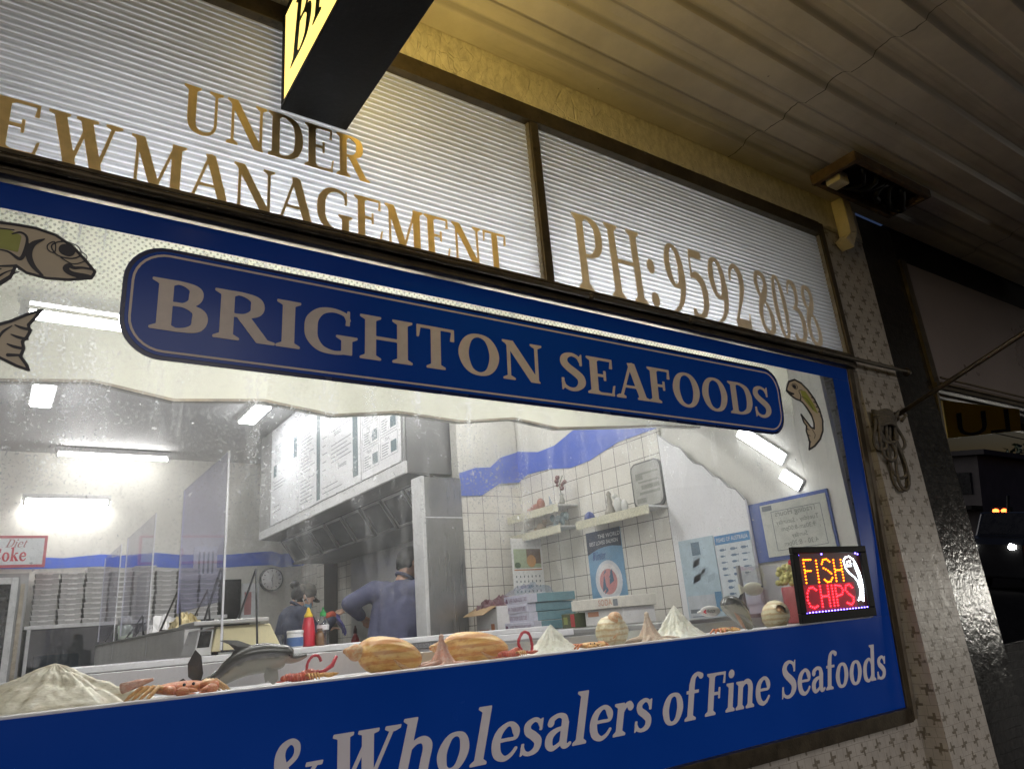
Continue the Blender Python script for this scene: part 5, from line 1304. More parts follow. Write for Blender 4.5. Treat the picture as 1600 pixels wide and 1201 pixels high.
# calendar
CX0, CY, CZ0 = 2.915, 2.452, 1.70
cal = MB().box(CX0, CY, CZ0, CX0 + .262, CY + .004, 2.118).build('wall_calendar', M['white_card']); tag(cal, 'hanging calendar with a picture of a ginger animal in the tiled corner', 'calendar')
pt = lambda u, v, k=0: (CX0 + u * .62, CY - .0006 - .0008 * k, CZ0 + v)
rect(pt, .025, .395, .215, .345, 1).build('picture', pm('green meadow print', (.36, .42, .28)), cal)
rect(pt, .20, .395, .245, .345, 2).build('brown_patch', pm('brown print', (.13, .075, .04)), cal)
disc(pt, .26, .262, .042, 3, 1.5).build('animal_shape', pm('ginger print', (.50, .26, .09)), cal)
disc(pt, .07, .235, .02, 3, 2).build('bush_shape', pm('dark green print', (.07, .12, .06)), cal)
rect(pt, .02, .40, .200, .207, 1).build('rule', pm('orange rule', (.45, .16, .05)), cal)
mb = MB()
for i in range(7):
    for j in range(5): rect(pt, .035 + .053 * i, .05 + .053 * i, .02 + .033 * j, .034 + .033 * j, 1, mb)
mb.build('date_grid', M['menu_ink'], cal)
# salmon poster
sp, pt = sheet('salmon_poster', 'tall blue poster with a bowl of salmon under a dark heading', 'poster', 1.965, 1.636, 1.60, 2.08, pm('pale blue poster', (.16, .31, .47)))
mb = MB(); mb.quad(*[pt(u, v, 1) for u, v in [(.0, .335), (.05, .352), (.11, .367), (.17, .374), (.24, .374), (.329, .362), (.329, .48), (.0, .48)]]); mb.build('heading_field', pm('dark navy print', (.022, .034, .062)), sp)
disc(pt, .175, .165, .125, 1).build('plate', pm('white plate print', (.62, .64, .68)), sp)
disc(pt, .175, .172, .098, 2).build('plate_hollow', pm('pale plate print', (.72, .70, .70)), sp)
disc(pt, .172, .160, .078, 3, 1.05).build('salmon', pm('pink salmon print', (.55, .25, .25)), sp)
for k, (a, b, c, d) in enumerate(((.11, .10, .15, .20), (.13, .20, .16, .245), (.18, .14, .225, .235), (.16, .17, .20, .195), (.125, .085, .165, .13))):
    MB().quad(pt(a, b, 4), pt(c, b + .02, 4), pt(c - .01, d, 4), pt(a + .02, d - .015, 4)).build('garnish', pm('slate blue print', (.07, .13, .20)), sp)
plain_text('lettering', "THE WORLD'S", .036, lambda u, v: pt(.12 + u, .43 + v, 3), M['paper'], sp, (-1, 0, 0))
plain_text('lettering', 'BEST LOVED SALMON', .034, lambda u, v: pt(.03 + u, .392 + v, 3), M['paper'], sp, (-1, 0, 0), width=.27)
loops_mesh('lettering', text_loops('Winter', .13, .05, .4), lambda u, v: pt(.035 + u, .30 + v, 2), .0008, pm('blue script', (.03, .07, .22)), sp, (-1, 0, 0))
# pale blue fish poster and fish chart near the window
f1_, pt = sheet('seafood_poster', 'pale blue poster with grey seafood pictures over small print', 'poster', 1.155, .905, 1.43, 1.92, pm('ice blue poster', (.42, .53, .60)), 3.168)
rect(pt, .09, .15, .40, .47, 1).build('dark_badge', pm('slate badge', (.10, .16, .21)), f1_)
mb = MB(); rr = random.Random(8)
for k in range(9):
    u, v = rr.uniform(.06, .17), rr.uniform(.22, .36); mb.quad(pt(u, v, 1), pt(u + .05, v + .015, 1), pt(u + .06, v + .05, 1), pt(u + .01, v + .035, 1))
mb.build('shell_pictures', pm('grey blue picture', (.34, .43, .50)), f1_)
rect(pt, .01, .20, .0, .19, 2).build('lower_sheet', pm('lower grey sheet', (.50, .53, .57)), f1_)
rect(pt, .02, .18, .10, .12, 3).build('dark_line', M['menu_ink'], f1_)
mb = MB()
for k in range(6): rect(pt, .03, .17 - .02 * (k % 3), .02 + .012 * k, .024 + .012 * k, 3, mb)
mb.build('text', M['menu_ink'], f1_)
rect(pt, .205, .249, .10, .20, 2).build('blue_corner', pm('mid blue print', (.10, .22, .36)), f1_)
f2_, pt = sheet('fish_chart', 'white fish species chart with a blue heading beside the pale blue poster', 'poster', .895, .665, 1.55, 1.912, pm('chart paper', (.58, .63, .66)), 3.168)
rect(pt, 0, .23, .315, .362, 1).build('heading_field', pm('sky blue print', (.07, .22, .44)), f2_)
plain_text('lettering', 'FISHES OF AUSTRALIA', .03, lambda u, v: pt(.012 + u, .328 + v, 2), M['paper'], f2_, (-1, 0, 0), width=.205)
mb = MB(); rr = random.Random(5)
for j in range(9):
    for i in range(3):
        if j > 4 and i > 0: continue
        u, v = .02 + .07 * i + (.02 if j > 4 else 0), .285 - .032 * j; L = rr.uniform(.035, .055); h_ = rr.uniform(.004, .008)
        mb.quad(*[pt(u + a * L, v + b * h_, 1) for a, b in ((0, .2), (.2, 1), (.6, .9), (.82, .15), (1, 1), (.95, 0), (1, -1), (.82, -.15), (.6, -.8), (.2, -.9))])
mb.build('fish_pictures', pm('steel blue fish print', (.13, .19, .28)), f2_)
# white board with the stepped edge, blue paint beyond it, opening hours
zig = [(1.20, 2.555), (1.12, 2.487), (1.09, 2.462), (1.042, 2.437), (.992, 2.367), (.954, 2.325), (.897, 2.300), (.836, 2.226), (.795, 2.207), (.751, 2.150), (.704, 2.128), (.66, 2.065)]
wb = MB().prism([(3.170, a, b) for a, b in zig] + [(3.170, .66, 1.507), (3.170, 1.20, 1.507)], (.014, 0, 0)).build('stepped_board', M['white'])
tag(wb, 'white wall board with a stepped slanting top edge above the fish posters', 'board')
MB().tube([(3.168, a, b + .004) for a, b in zig], .0035, 6).build('edge_strip', M['steel_dull'], wb)
MB().box(3.188, .205, 1.745, 3.1985, .66, 2.040).build('blue_dado', M['blue_grey'], shop)
hr, pt = sheet('trading_hours', 'white trading hours notice seen from behind with mirrored writing', 'notice', .588, .215, 1.765, 2.022, pm('notice paper', (.50, .51, .46)), 3.186)
mb = MB()
for (a, b, c, d) in ((.06, .34, .215, .2175), (.06, .34, .025, .0275), (.06, .063, .0276, .2149), (.337, .34, .0276, .2149)): rect(pt, a, b, c, d, 1, mb)
mb.build('ruled_frame', M['menu_ink'], hr)
M['faint_ink'] = pm('faint back print', (.24, .25, .23))
for txt, v, sz in (('Trading Hours', .190, .040), ('Tuesday - Saturday', .150, .031), ('9:30am-8:00pm', .115, .031), ('Sunday', .080, .031), ('4:30 - 8:30pm', .042, .034)):
    plain_text('lettering', txt, sz, lambda u, v_, v=v: pt(.20 - u, v + v_, 2), M['faint_ink'], hr, (-1, 0, 0), .0004, 'CENTER')
rect(pt, .012, .07, .225, .250, 1).build('tape', M['menu_ink'], hr)

# ornament shelves with lace trim
def lace_shelf(label, ya, yb, z, x=3.19, d=.17):
    t = thing('ornament_shelf', label, 'shelf', (x, (ya + yb) / 2, z))
    MB().box(x - d, yb, z - .012, x, ya, z).build('shelf_board', M['alu'], t)
    mb = MB(); n = int((ya - yb) / .03)
    pts = [(x - d - .002, ya, z + .004)]
    for i in range(n * 4 + 1):
        y = ya - (ya - yb) * i / (n * 4); pts.append((x - d - .002, y, z - .040 - .012 * abs(math.sin(math.pi * i / 4))))
    pts.append((x - d - .002, yb, z + .004)); mb.prism(pts, (.0015, 0, 0))
    lo = mb.build('lace_trim', M['lace'], t)
M['lace'] = mat('yellowed lace trim', (.52, .50, .38), .7, 0, .2, 120)
lace_shelf('upper lace trimmed shelf near the tiled corner', 2.62, 2.02, 2.285)
lace_shelf('lower lace trimmed shelf under the upper corner shelf', 2.60, 2.02, 2.145)
lace_shelf('long lace trimmed shelf holding the framed tray', 1.86, 1.202, 2.135)
def orn(name_, label, mb, m_): return tag(mb.build(name_, m_), label, 'ornament', 'ornaments on the wall shelves')
X_ = 3.09
orn('shell_ornament', 'reddish shell ornament on the upper corner shelf', MB().ball((X_, 2.36, 2.315), (.03, .055, .03)).ball((X_, 2.30, 2.33), (.03, .03, .045)).ball((X_, 2.42, 2.305), (.03, .03, .02)), pm('red brown glaze', (.30, .13, .09)))
orn('boat_ornament', 'tiny pale sailing boat ornament on the upper corner shelf', MB().prism([(X_, 2.24, 2.295), (X_, 2.16, 2.295), (X_, 2.15, 2.31), (X_, 2.25, 2.31)], (.03, 0, 0)).prism([(X_, 2.205, 2.312), (X_, 2.17, 2.315), (X_, 2.20, 2.375)], (.004, 0, 0)), pm('blue grey glaze', (.26, .30, .34)))
fl = thing('flower_vase', 'slim vase of dark red flowers at the end of the upper corner shelf', 'vase', (X_, 2.06, 2.286))
MB().lathe((X_, 2.06, 2.287), [(.014, 0), (.02, .02), (.012, .05), (.016, .07)], 12).build('vase', pm('grey green glaze', (.22, .22, .18)), fl)
mb = MB(); rr = random.Random(4)
for k in range(9): mb.ball((X_ + rr.uniform(-.02, .02), 2.08 + rr.uniform(-.06, .05), 2.40 + rr.uniform(-.03, .08)), rr.uniform(.010, .018), 8, 6)
mb.build('flower_heads', pm('dark red flowers', (.14, .045, .04)), fl)
MB().tube([(X_, 2.06, 2.35), (X_, 2.075, 2.42), (X_, 2.03, 2.48)], .003, 5).build('stem', pm('dark stem', (.06, .07, .03)), fl)
orn('bird_ornament', 'red and green painted bird on the lower corner shelf', MB().ball((X_, 2.32, 2.178), (.025, .045, .03)).ball((X_, 2.275, 2.205), .022).ball((X_, 2.37, 2.165), (.02, .03, .015)), pm('red green glaze', (.28, .22, .15)))
orn('cup_ornament', 'small white cup at the left of the lower corner shelf', MB().lathe((X_, 2.52, 2.146), [(.015, 0), (.022, .01), (.024, .04), (.02, .042)], 12), pm('white glaze', (.6, .6, .56)))
mb = MB(); rr = random.Random(6)
for k in range(14): mb.ball((X_ + rr.uniform(-.02, .02), 2.11 + rr.uniform(-.075, .075), 2.175 + rr.uniform(-.02, .045)), (rr.uniform(.012, .022), rr.uniform(.012, .022), rr.uniform(.015, .03)), 8, 6)
orn('coral_ornament', 'clustered grey blue coral ornament on the lower corner shelf', mb, pm('grey blue coral', (.20, .27, .29)))
orn('dome_ornament', 'shiny dark blue dome ornament on the long lace shelf', MB().lathe((X_, 1.80, 2.136), [(.036, 0), (.036, .02), (.028, .045), (.012, .058), (.002, .06)], 18), pm('cobalt glass', (.02, .04, .18)))
orn('mermaid_ornament', 'brownish figure ornament on the long lace shelf', MB().lathe((X_, 1.60, 2.136), [(.04, 0), (.035, .03), (.015, .07), (.02, .085), (.012, .12), (.018, .135), (.004, .155)], 12), pm('stone glaze', (.30, .28, .24)))
orn('seabird_ornament', 'pair of white seabird ornaments beside the framed tray', MB().ball((X_, 1.525, 2.19), (.022, .035, .05)).ball((X_, 1.545, 2.245), .018).ball((X_, 1.47, 2.175), (.02, .025, .04)).cyl((X_, 1.53, 2.136), (X_, 1.53, 2.16), .008).cyl((X_, 1.47, 2.136), (X_, 1.47, 2.15), .008), pm('white bird glaze', (.52, .52, .49)))
ft = thing('framed_tray', 'grey framed picture with rounded corners on the long lace shelf', 'picture', (3.17, 1.33, 2.14))
def rr_yz(ya, yb, z0, z1, r, x): return [(x, a, b) for a, b in rrect(yb, z0, ya, z1, r)]
MB().prism(rr_yz(1.462, 1.207, 2.142, 2.425, .05, 3.165), (.016, 0, 0)).build('frame', pm('dark frame', (.06, .06, .06)), ft)
MB().prism(rr_yz(1.45, 1.215, 2.158, 2.415, .045, 3.1625), (.002, 0, 0)).build('picture', pm('grey picture', (.33, .33, .30)), ft)
pt = wallpt(1.45, 2.158, 3.1618)
mb = MB()
for k, (a, b, c, d) in enumerate(((.02, .10, .02, .05), (.05, .22, .07, .085), (.07, .22, .10, .125), (.05, .22, .14, .15), (.03, .09, .16, .20), (.06, .22, .19, .20))): rect(pt, a, b, c, d, 0, mb)
mb.build('engraved_lines', pm('mid grey print', (.20, .20, .18)), ft)

# goods on the steel bench
M['lilac_card'] = pm('lilac white carton', (.58, .58, .68)); M['teal_card'] = pm('dusty teal carton', (.15, .29, .34)); M['carton_ink'] = pm('maroon carton print', (.16, .08, .14))
def oriented(c, az, L, Wd, H):
    """box whose long side runs along compass angle az; returns corner function (a along, b across, h)"""
    d = Vector((math.sin(R(az)), math.cos(R(az)), 0)); s = Vector((d.y, -d.x, 0))
    return lambda a, b, h: Vector(c) + d * a + s * b + Vector((0, 0, h))
pos = ['bottom', 'second from the bottom', 'third from the bottom', 'topmost']
for k in range(4):
    c = (2.70, 2.00 - .03 * (k == 0), 1.508 + .0545 * k); f = oriented(c, 8 + (k % 2) * 1.5 - 6 * (k == 0), 0, 0, 0)
    L, Wd, H = .36 - .02 * (k == 0), .33, .053
    t = thing('squid_carton', 'lilac and teal squid tube carton, %s in the stack of four' % pos[k], 'carton', c, 'squid cartons stacked on the bench')
    o_ = .012 * ((k * 7) % 3)
    g = lambda a, b, h: f(a + o_, b, h)
    MB().hexa([g(0, 0, 0), g(L, 0, 0), g(L, .06, 0), g(0, .06, 0)][::-1], [g(0, 0, H), g(L, 0, H), g(L, .06, H), g(0, .06, H)][::-1]).build('printed_side', M['lilac_card'], t, bevel=.002)
    MB().hexa([g(.004, .0605, .001), g(L - .004, .0605, .001), g(L - .004, Wd, .001), g(.004, Wd, .001)][::-1], [g(.004, .0605, H - .001), g(L - .004, .0605, H - .001), g(L - .004, Wd, H - .001), g(.004, Wd, H - .001)][::-1]).build('teal_side', M['teal_card'], t, bevel=.003)
    nn = -(g(0, 1, 0) - g(0, 0, 0))
    plain_text('lettering', 'SUPER TENDER SQUID TUBES', .034, lambda u, v: g(L - .075 - u, -.0012, .013 + v), M['carton_ink'], t, nn, .0005, width=L - .10)
    MB().quad(g(L - .02, -.001, .012), g(L - .06, -.001, .012), g(L - .05, -.001, .036), g(L - .03, -.001, .04)).build('logo', M['carton_ink'], t)
crumple((2.83, 2.16, 1.727), .22, .30, .075, 9, M['clear_bag'] if 'clear_bag' in M else M['acrylic'], 'plastic_bag', 'crumpled clear plastic bag on top of the squid cartons', 'bag')
f = oriented((2.66, 2.30, 1.507), 6, 0, 0, 0)
t = thing('cardboard_carton', 'open white cardboard carton with brown flaps beside the squid cartons', 'carton', (2.66, 2.3, 1.507))
mb = MB(); L, Wd, H = .30, .26, .165
for q in (([f(0, 0, 0), f(L, 0, 0), f(L, .006, 0), f(0, .006, 0)]), ([f(0, Wd - .006, 0), f(L, Wd - .006, 0), f(L, Wd, 0), f(0, Wd, 0)]), ([f(0, .0065, 0), f(.006, .0065, 0), f(.006, Wd - .0065, 0), f(0, Wd - .0065, 0)]), ([f(L - .006, .0065, 0), f(L, .0065, 0), f(L, Wd - .0065, 0), f(L - .006, Wd - .0065, 0)])):
    mb.hexa(q[::-1], [p + Vector((0, 0, H)) for p in q][::-1])
mb.build('walls', M['white_card'], t)
M['brown_card'] = pm('raw brown card', (.36, .24, .12))
MB().hexa([f(.0, -.10, .115), f(L, -.10, .115), f(L, -.001, H + .001), f(0, -.001, H + .001)], [f(.0, -.10, .119), f(L, -.10, .119), f(L, -.001, H + .005), f(0, -.001, H + .005)]).build('flap', M['brown_card'], t)
MB().quad(f(.04, -.0012, .02), f(.09, -.0012, .02), f(.09, -.0012, .06), f(.04, -.0012, .06)).quad(f(.12, -.0012, .02), f(.26, -.0012, .02), f(.26, -.0012, .028), f(.12, -.0012, .028)).build('orange_print', pm('orange carton print', (.55, .20, .08)), t)
crumple((2.78, 2.46, 1.655), .26, .30, .10, 12, pm('dark meat pack', (.10, .04, .05)), 'meat_pack', 'dark red wrapped pack sticking out of the open carton', 'pack')
f = oriented((2.74, 1.22, 1.507), 4, 0, 0, 0)
def carton(name_, label, f, L, Wd, h0, H, m_, prints):
    t = MB().hexa([f(0, 0, h0), f(L, 0, h0), f(L, Wd, h0), f(0, Wd, h0)][::-1], [f(0, 0, h0 + H), f(L, 0, h0 + H), f(L, Wd, h0 + H), f(0, Wd, h0 + H)][::-1]).build(name_, m_, bevel=.003); tag(t, label, 'carton')
    for (nm, a, b, v0, v1, pmat) in prints:
        MB().quad(f(L - a, -.0012, h0 + v0), f(L - b, -.0012, h0 + v0), f(L - b, -.0012, h0 + v1), f(L - a, -.0012, h0 + v1)).build(nm, pmat, t)
    return t
orp = pm('faded orange print', (.55, .27, .17))
ca = carton('food_carton', 'white carton with faded orange print at the bottom beside the shells', f, .34, .22, 0, .085, M['white_card'], [('print_block', .03, .13, .05, .075, orp), ('print_block', .20, .31, .02, .05, orp)])
f2c = oriented((2.72, 1.20, 1.507), 4, 0, 0, 0)
cb2 = carton('food_carton', 'white carton lettered in pale orange on top of another carton', f2c, .46, .24, .0856, .058, pm('warm white card', (.70, .67, .60)), [('barcode', .39, .43, .01, .045, M['menu_ink'])])
plain_text('lettering', 'SODA', .045, lambda u, v: f2c(.20 - u, -.0014, .102 + v), orp, cb2, -(f2c(0, 1, 0) - f2c(0, 0, 0)), .0005)
f3c = oriented((2.72, 1.60, 1.507), 4, 0, 0, 0)
cc = carton('snack_carton', 'small dark green and red carton behind the round shell', f3c, .13, .2, 0, .078, pm('dark green print', (.07, .085, .035)), [('red_panel', .09, .13, .005, .073, pm('red print', (.40, .04, .04))), ('leaf_print', .02, .06, .02, .06, pm('leaf print', (.22, .26, .07)))])
# sweets jar, white fish cut-out, perspex guard near the LED sign
gd = MB().box(2.84, .50, 1.47, 3.12, .503, 1.72).build('perspex_guard', M['acrylic']); tag(gd, 'clear perspex guard standing behind the second dolphin', 'guard')
gp = MB().box(2.815, .497, 1.47, 2.835, .507, 1.725).build('guard_post', M['steel_dull']); tag(gp, 'grey post holding the perspex guard', 'post')
wf = MB().ball((2.885, .485, 1.618), (.072, .012, .030), 20, 12).prism([(2.828, .48, 1.618), (2.785, .48, 1.642), (2.79, .48, 1.596)], (0, .01, 0)).build('fish_ornament', pm('cream resin', (.66, .66, .54))); tag(wf, 'cream fish ornament against the perspex guard', 'ornament')
MB().ball((2.935, .472, 1.626), .005, 8, 6).build('eye', M['menu_ink'], wf)
sj = thing('sweets_jar', 'clear jar of red and yellow sweets beside the LED sign', 'jar', (3.06, .40, 1.453))
MB().lathe((3.06, .40, 1.454), [(.048, 0), (.052, .005), (.052, .155), (.048, .16)], 20).build('red_wrap', pm('red wrap', (.40, .09, .09)), sj)
mb = MB(); rr = random.Random(13)
for k in range(60): mb.ball((3.06 + rr.uniform(-.04, .04), .40 + rr.uniform(-.05, .045), 1.625 + rr.uniform(0, .085)), .014, 8, 5)
mb.build('sweets', pm('yellow green sweets', (.50, .46, .16)), sj)
mb = MB()
for k in range(12): mb.ball((3.06 + rr.uniform(-.04, .04), .37 + rr.uniform(-.03, .04), 1.66 + rr.uniform(0, .06)), .014, 8, 5)
mb.build('red_sweets', M['red'], sj)
# ------------------------------------------------------------------ shells and sea creatures on the display ledge
LZ = 1.453
def shellmat(name, a, b, c, scale=30, stretch=(1, 1, 1), bands=0, rough=.38, bump=.5):
    m, nt, p, out = newmat(name)
    vec, x, y, z = coords(nt, 'Generated')
    n1 = noise(nt, vec, 5, 6, .65, stretch); n2 = noise(nt, vec, scale, 4, .6, stretch)
    col = mixc(nt, n1.smooth(.35, .62), a, b)
    col = mixc(nt, n2.smooth(.52, .70) * .7, col, c)
    h = n2
    if bands:
        w = nt.nodes.new('ShaderNodeTexWave'); w.bands_direction = 'Z'; w.inputs['Scale'].default_value = bands; w.inputs['Distortion'].default_value = 2.5; w.inputs['Detail'].default_value = 2
        nt.links.new(vec, w.inputs[0]); col = mixc(nt, X(nt, w.outputs['Fac']).smooth(.5, .9) * .55, col, c); h = n2 * .5 + X(nt, w.outputs['Fac']) * .6
    nt.links.new(col, p.inputs['Base Color']); p.inputs['Roughness'].default_value = rough
    p.inputs['Subsurface Weight'].default_value = .08; p.inputs['Subsurface Radius'].default_value = (.01, .006, .004); p.inputs['Subsurface Scale'].default_value = .3
    nt.links.new(bumpn(nt, h, bump, .004), p.inputs['Normal'])
    return m
M['conch'] = shellmat('chalky cream conch', (.58, .54, .40), (.70, .67, .54), (.38, .33, .21), 14, (1, 1, .5))
M['chalk'] = shellmat('chalky white shell', (.66, .66, .54), (.74, .75, .66), (.48, .47, .36), 16)
M['tun'] = shellmat('banded amber sea snail', (.66, .36, .09), (.78, .53, .20), (.48, .15, .03), 12, (.6, 1, 1), 1.3, bump=.18)
M['tun_spire'] = shellmat('amber spire', (.62, .30, .12), (.70, .52, .30), (.40, .16, .06), 18)
M['moon'] = shellmat('cream moon snail', (.66, .58, .36), (.72, .68, .48), (.48, .30, .12), 12, (1, 1, 1), 2)
M['crabm'] = shellmat('orange crab shell', (.62, .15, .06), (.66, .26, .10), (.66, .46, .22), 16, rough=.32)
M['crabl'] = shellmat('pale orange crab shell', (.62, .32, .10), (.70, .46, .18), (.58, .18, .06), 16, rough=.32)
M['lob'] = shellmat('red lobster shell', (.46, .05, .04), (.56, .12, .06), (.66, .36, .12), 18, rough=.3)
M['lob_horn'] = mat('red lobster feeler', (.48, .03, .05), .3, 0, .12, 40)
M['lob_leg'] = mat('orange lobster leg', (.62, .34, .10), .4, 0, .15, 40)
M['squid'] = shellmat('pink squid skin', (.62, .33, .24), (.66, .46, .36), (.50, .16, .10), 16, rough=.25)
M['octo'] = shellmat('pale pink octopus skin', (.62, .48, .36), (.68, .58, .46), (.48, .30, .20), 16, rough=.28)
def m_dolphin():
    m, nt, p, out = newmat('grey moulded dolphin')
    vec, x, y, z = coords(nt, 'Object')
    n = noise(nt, vec, 60, 4)
    g = nt.nodes.new('ShaderNodeNewGeometry'); sp = nt.nodes.new('ShaderNodeSeparateXYZ'); at = nt.nodes.new('ShaderNodeAttribute'); at.attribute_name = 'belly'
    k = (X(nt, at.outputs['Fac']) + (n - .5) * .25).smooth(.42, .58)
    nt.links.new(mixc(nt, k, (.055, .056, .052), (.32, .32, .27)), p.inputs['Base Color'])
    p.inputs['Roughness'].default_value = .22
    nt.links.new(bumpn(nt, n, .08, .002), p.inputs['Normal'])
    return m
M['dolphin'] = m_dolphin()
M['dolphin_fin'] = mat('dark grey dolphin fin', (.045, .045, .045), .35, 0, .15, 30)

def cone_shell(name_, label, cx, cy, rx, ry, h, off, ridges, spikes, m_, seed, power=1.25, knob=.0):
    rr = random.Random(seed); na, nt_ = 96, 26
    ph = [rr.uniform(0, 6.28) for _ in range(5)]
    def rim(a):
        r = 1 + .06 * math.sin(3 * a + ph[0]) + .05 * math.sin(5 * a + ph[1])
        for (sa, ln, wd) in spikes:
            d = abs((a - sa + math.pi) % (2 * math.pi) - math.pi); r += ln * math.exp(-(d / wd) ** 2)
        return r
    def f(u, v):
        a = 2 * math.pi * u; t = v
        k = (1 - t) ** 1.0 * rim(a) * (1 - .35 * math.sin(math.pi * t) * .4)
        rid = math.cos(ridges * a + 2.2 * t + ph[2]); rid2 = math.cos(ridges * 3.1 * a + ph[3])
        z = h * t ** power + (.045 * h * rid + .02 * h * rid2) * math.sin(math.pi * min(1, t * 1.05)) * (1 - .4 * t)
        z += .03 * h * math.sin(17 * t + 2 * a) * (1 - t) * t * 4 * .5 + .03 * h * math.sin(23 * a + 5 * math.sin(9 * t)) * (1 - t) ** .5 * min(1, t * 6) + rr.uniform(-.008, .008) * h * (t < .97) + (h * knob * max(0, math.cos(ridges * a)) ** 3 * math.exp(-((t - .62) / .1) ** 2))
        return (cx + off[0] * t ** 1.3 * rx + rx * k * math.cos(a), cy + off[1] * t * ry + ry * k * math.sin(a), LZ + .001 + max(0, z))
    mb = MB().grid(f, na, nt_, True, True)
    o = mb.build(name_, m_); tag(o, label, 'shell', 'sea creatures on the display ledge'); return o
c1 = cone_shell('conch_shell', 'large chalky cream spider conch lying at the left end of the ledge', .115, .245, .165, .085, .098, (.12, 0), 9, [(.12, .42, .10), (.42, .12, .12), (5.9, .16, .12), (5.3, .12, .12), (4.6, .14, .12), (3.9, .16, .12), (3.3, .18, .14), (2.9, .18, .12)], M['conch'], 2, .72, .05)
MB().tube([(.265, .20, 1.486), (.295, .185, 1.494), (.325, .175, 1.500)], [.012, .009, .003], 8).build('spine', M['squid'], c1)
cone_shell('cone_shell', 'white cone shaped shell between the red lobster and small crab', 1.515, .25, .090, .075, .088, (.05, 0), 7, [(.0, .10, .3), (3.4, .08, .3)], M['chalk'], 5, .95)
w2 = cone_shell('spiny_shell', 'tall white spiny shell with a jagged foot near the right end', 2.155, .30, .115, .085, .118, (.0, 0), 8, [(.1, .20, .12), (5.7, .16, .12), (5.0, .12, .12), (4.2, .14, .12), (3.6, .14, .12), (3.0, .20, .12)], M['chalk'], 8, 1.05, .06)

def snail(name_, label, a, b, R0, m_, spire_m, prof, turn=0, flatten=1.0, groove=9, lip=True):
    """sea snail from apex a to foot b, greatest radius R0"""
    a, b = Vector(a), Vector(b); ax = (b - a); L = ax.length; ax.normalize()
    s1 = ax.cross(Vector((0, 1, 0))).normalized(); s2 = ax.cross(s1)
    pr = cr([(u, r, 0) for u, r in prof], 10)
    us = np.array([p[0] for p in pr]); rs = np.array([p[1] for p in pr])
    def rad(u): return float(np.interp(u, us, rs))
    def f(u, v):
        q = 2 * math.pi * u + turn; sp = .085 * (q / (2 * math.pi)) * (1 - v) if v < .45 else .085 * (q / (2 * math.pi)) * (1 - v) * max(0, 1 - (v - .45) * 3)
        w = min(1, max(0, v + sp - .04))
        r = rad(w) * R0
        r *= 1 + .026 * math.cos(groove * 2 * q + 3.0 * v) * min(1, max(0, (v - .25) * 5)) + .012 * math.cos(40 * v) * (v < .4)
        sq = 1.0 if math.sin(q) > 0 else flatten
        return a + ax * (v * L) + s1 * (r * math.cos(q)) + s2 * (r * math.sin(q) * sq)
    t = MB().grid(f, 56, 60, True, True).build(name_, m_); tag(t, label, 'shell', 'sea creatures on the display ledge')
    nub = MB()
    for k in range(3):
        c = a + ax * (L * (.015 + .065 * k)); nub.ball(c, (R0 * (.15 + .16 * k), R0 * (.15 + .16 * k), R0 * (.15 + .15 * k)), 16, 10)
    nub.build('spire', spire_m, t)
    if lip:
        pts = []
        for k in range(9):
            q = -.9 + 1.8 * k / 8; v = .55 + .40 * k / 8
            pts.append(a + ax * (v * L) + s1 * (rad(v) * R0 * math.cos(q * .6 + 2.3) * 1.0) - Vector((0, 1, 0)) * (rad(v) * R0 * .96))
        MB().tube(pts, [.002, .004, .005, .006, .006, .006, .005, .004, .002], 6).build('lip', spire_m, t)
    return t
PF = [(0, .0), (.03, .12), (.10, .24), (.16, .36), (.20, .44), (.24, .66), (.34, .90), (.48, 1.0), (.62, .98), (.78, .82), (.90, .55), (.97, .26), (1, .06)]
snail('sea_snail', 'large amber banded sea snail between the lobster and pink squid', (.800, .225, 1.520), (1.012, .20, 1.478), .050, M['tun'], M['tun_spire'], PF, 0, .9, 9)
snail('sea_snail', 'amber sea snail lying behind the pink squid', (1.100, .30, 1.505), (1.352, .27, 1.478), .050, M['tun'], M['tun_spire'], PF, 1, .9, 9)
PM = [(0, .0), (.03, .22), (.08, .36), (.16, .52), (.24, .74), (.36, .95), (.5, 1.0), (.66, .95), (.82, .74), (.94, .42), (1, .1)]
snail('moon_snail', 'round golden moon snail between the small crab and octopus', (1.775, .21, 1.555), (1.775, .27, 1.455), .056, M['moon'], M['tun_spire'], PM, 2, .95, 5)
snail('moon_snail', 'cream moon snail with a brown mouth beside the LED sign', (2.60, .16, 1.520), (2.76, .33, 1.480), .056, M['moon'], M['tun_spire'], [(0, .05), (.06, .45), (.15, .72), (.3, .92), (.48, 1), (.68, .9), (.86, .62), (.96, .3), (1, .06)], 2, .9, 7)

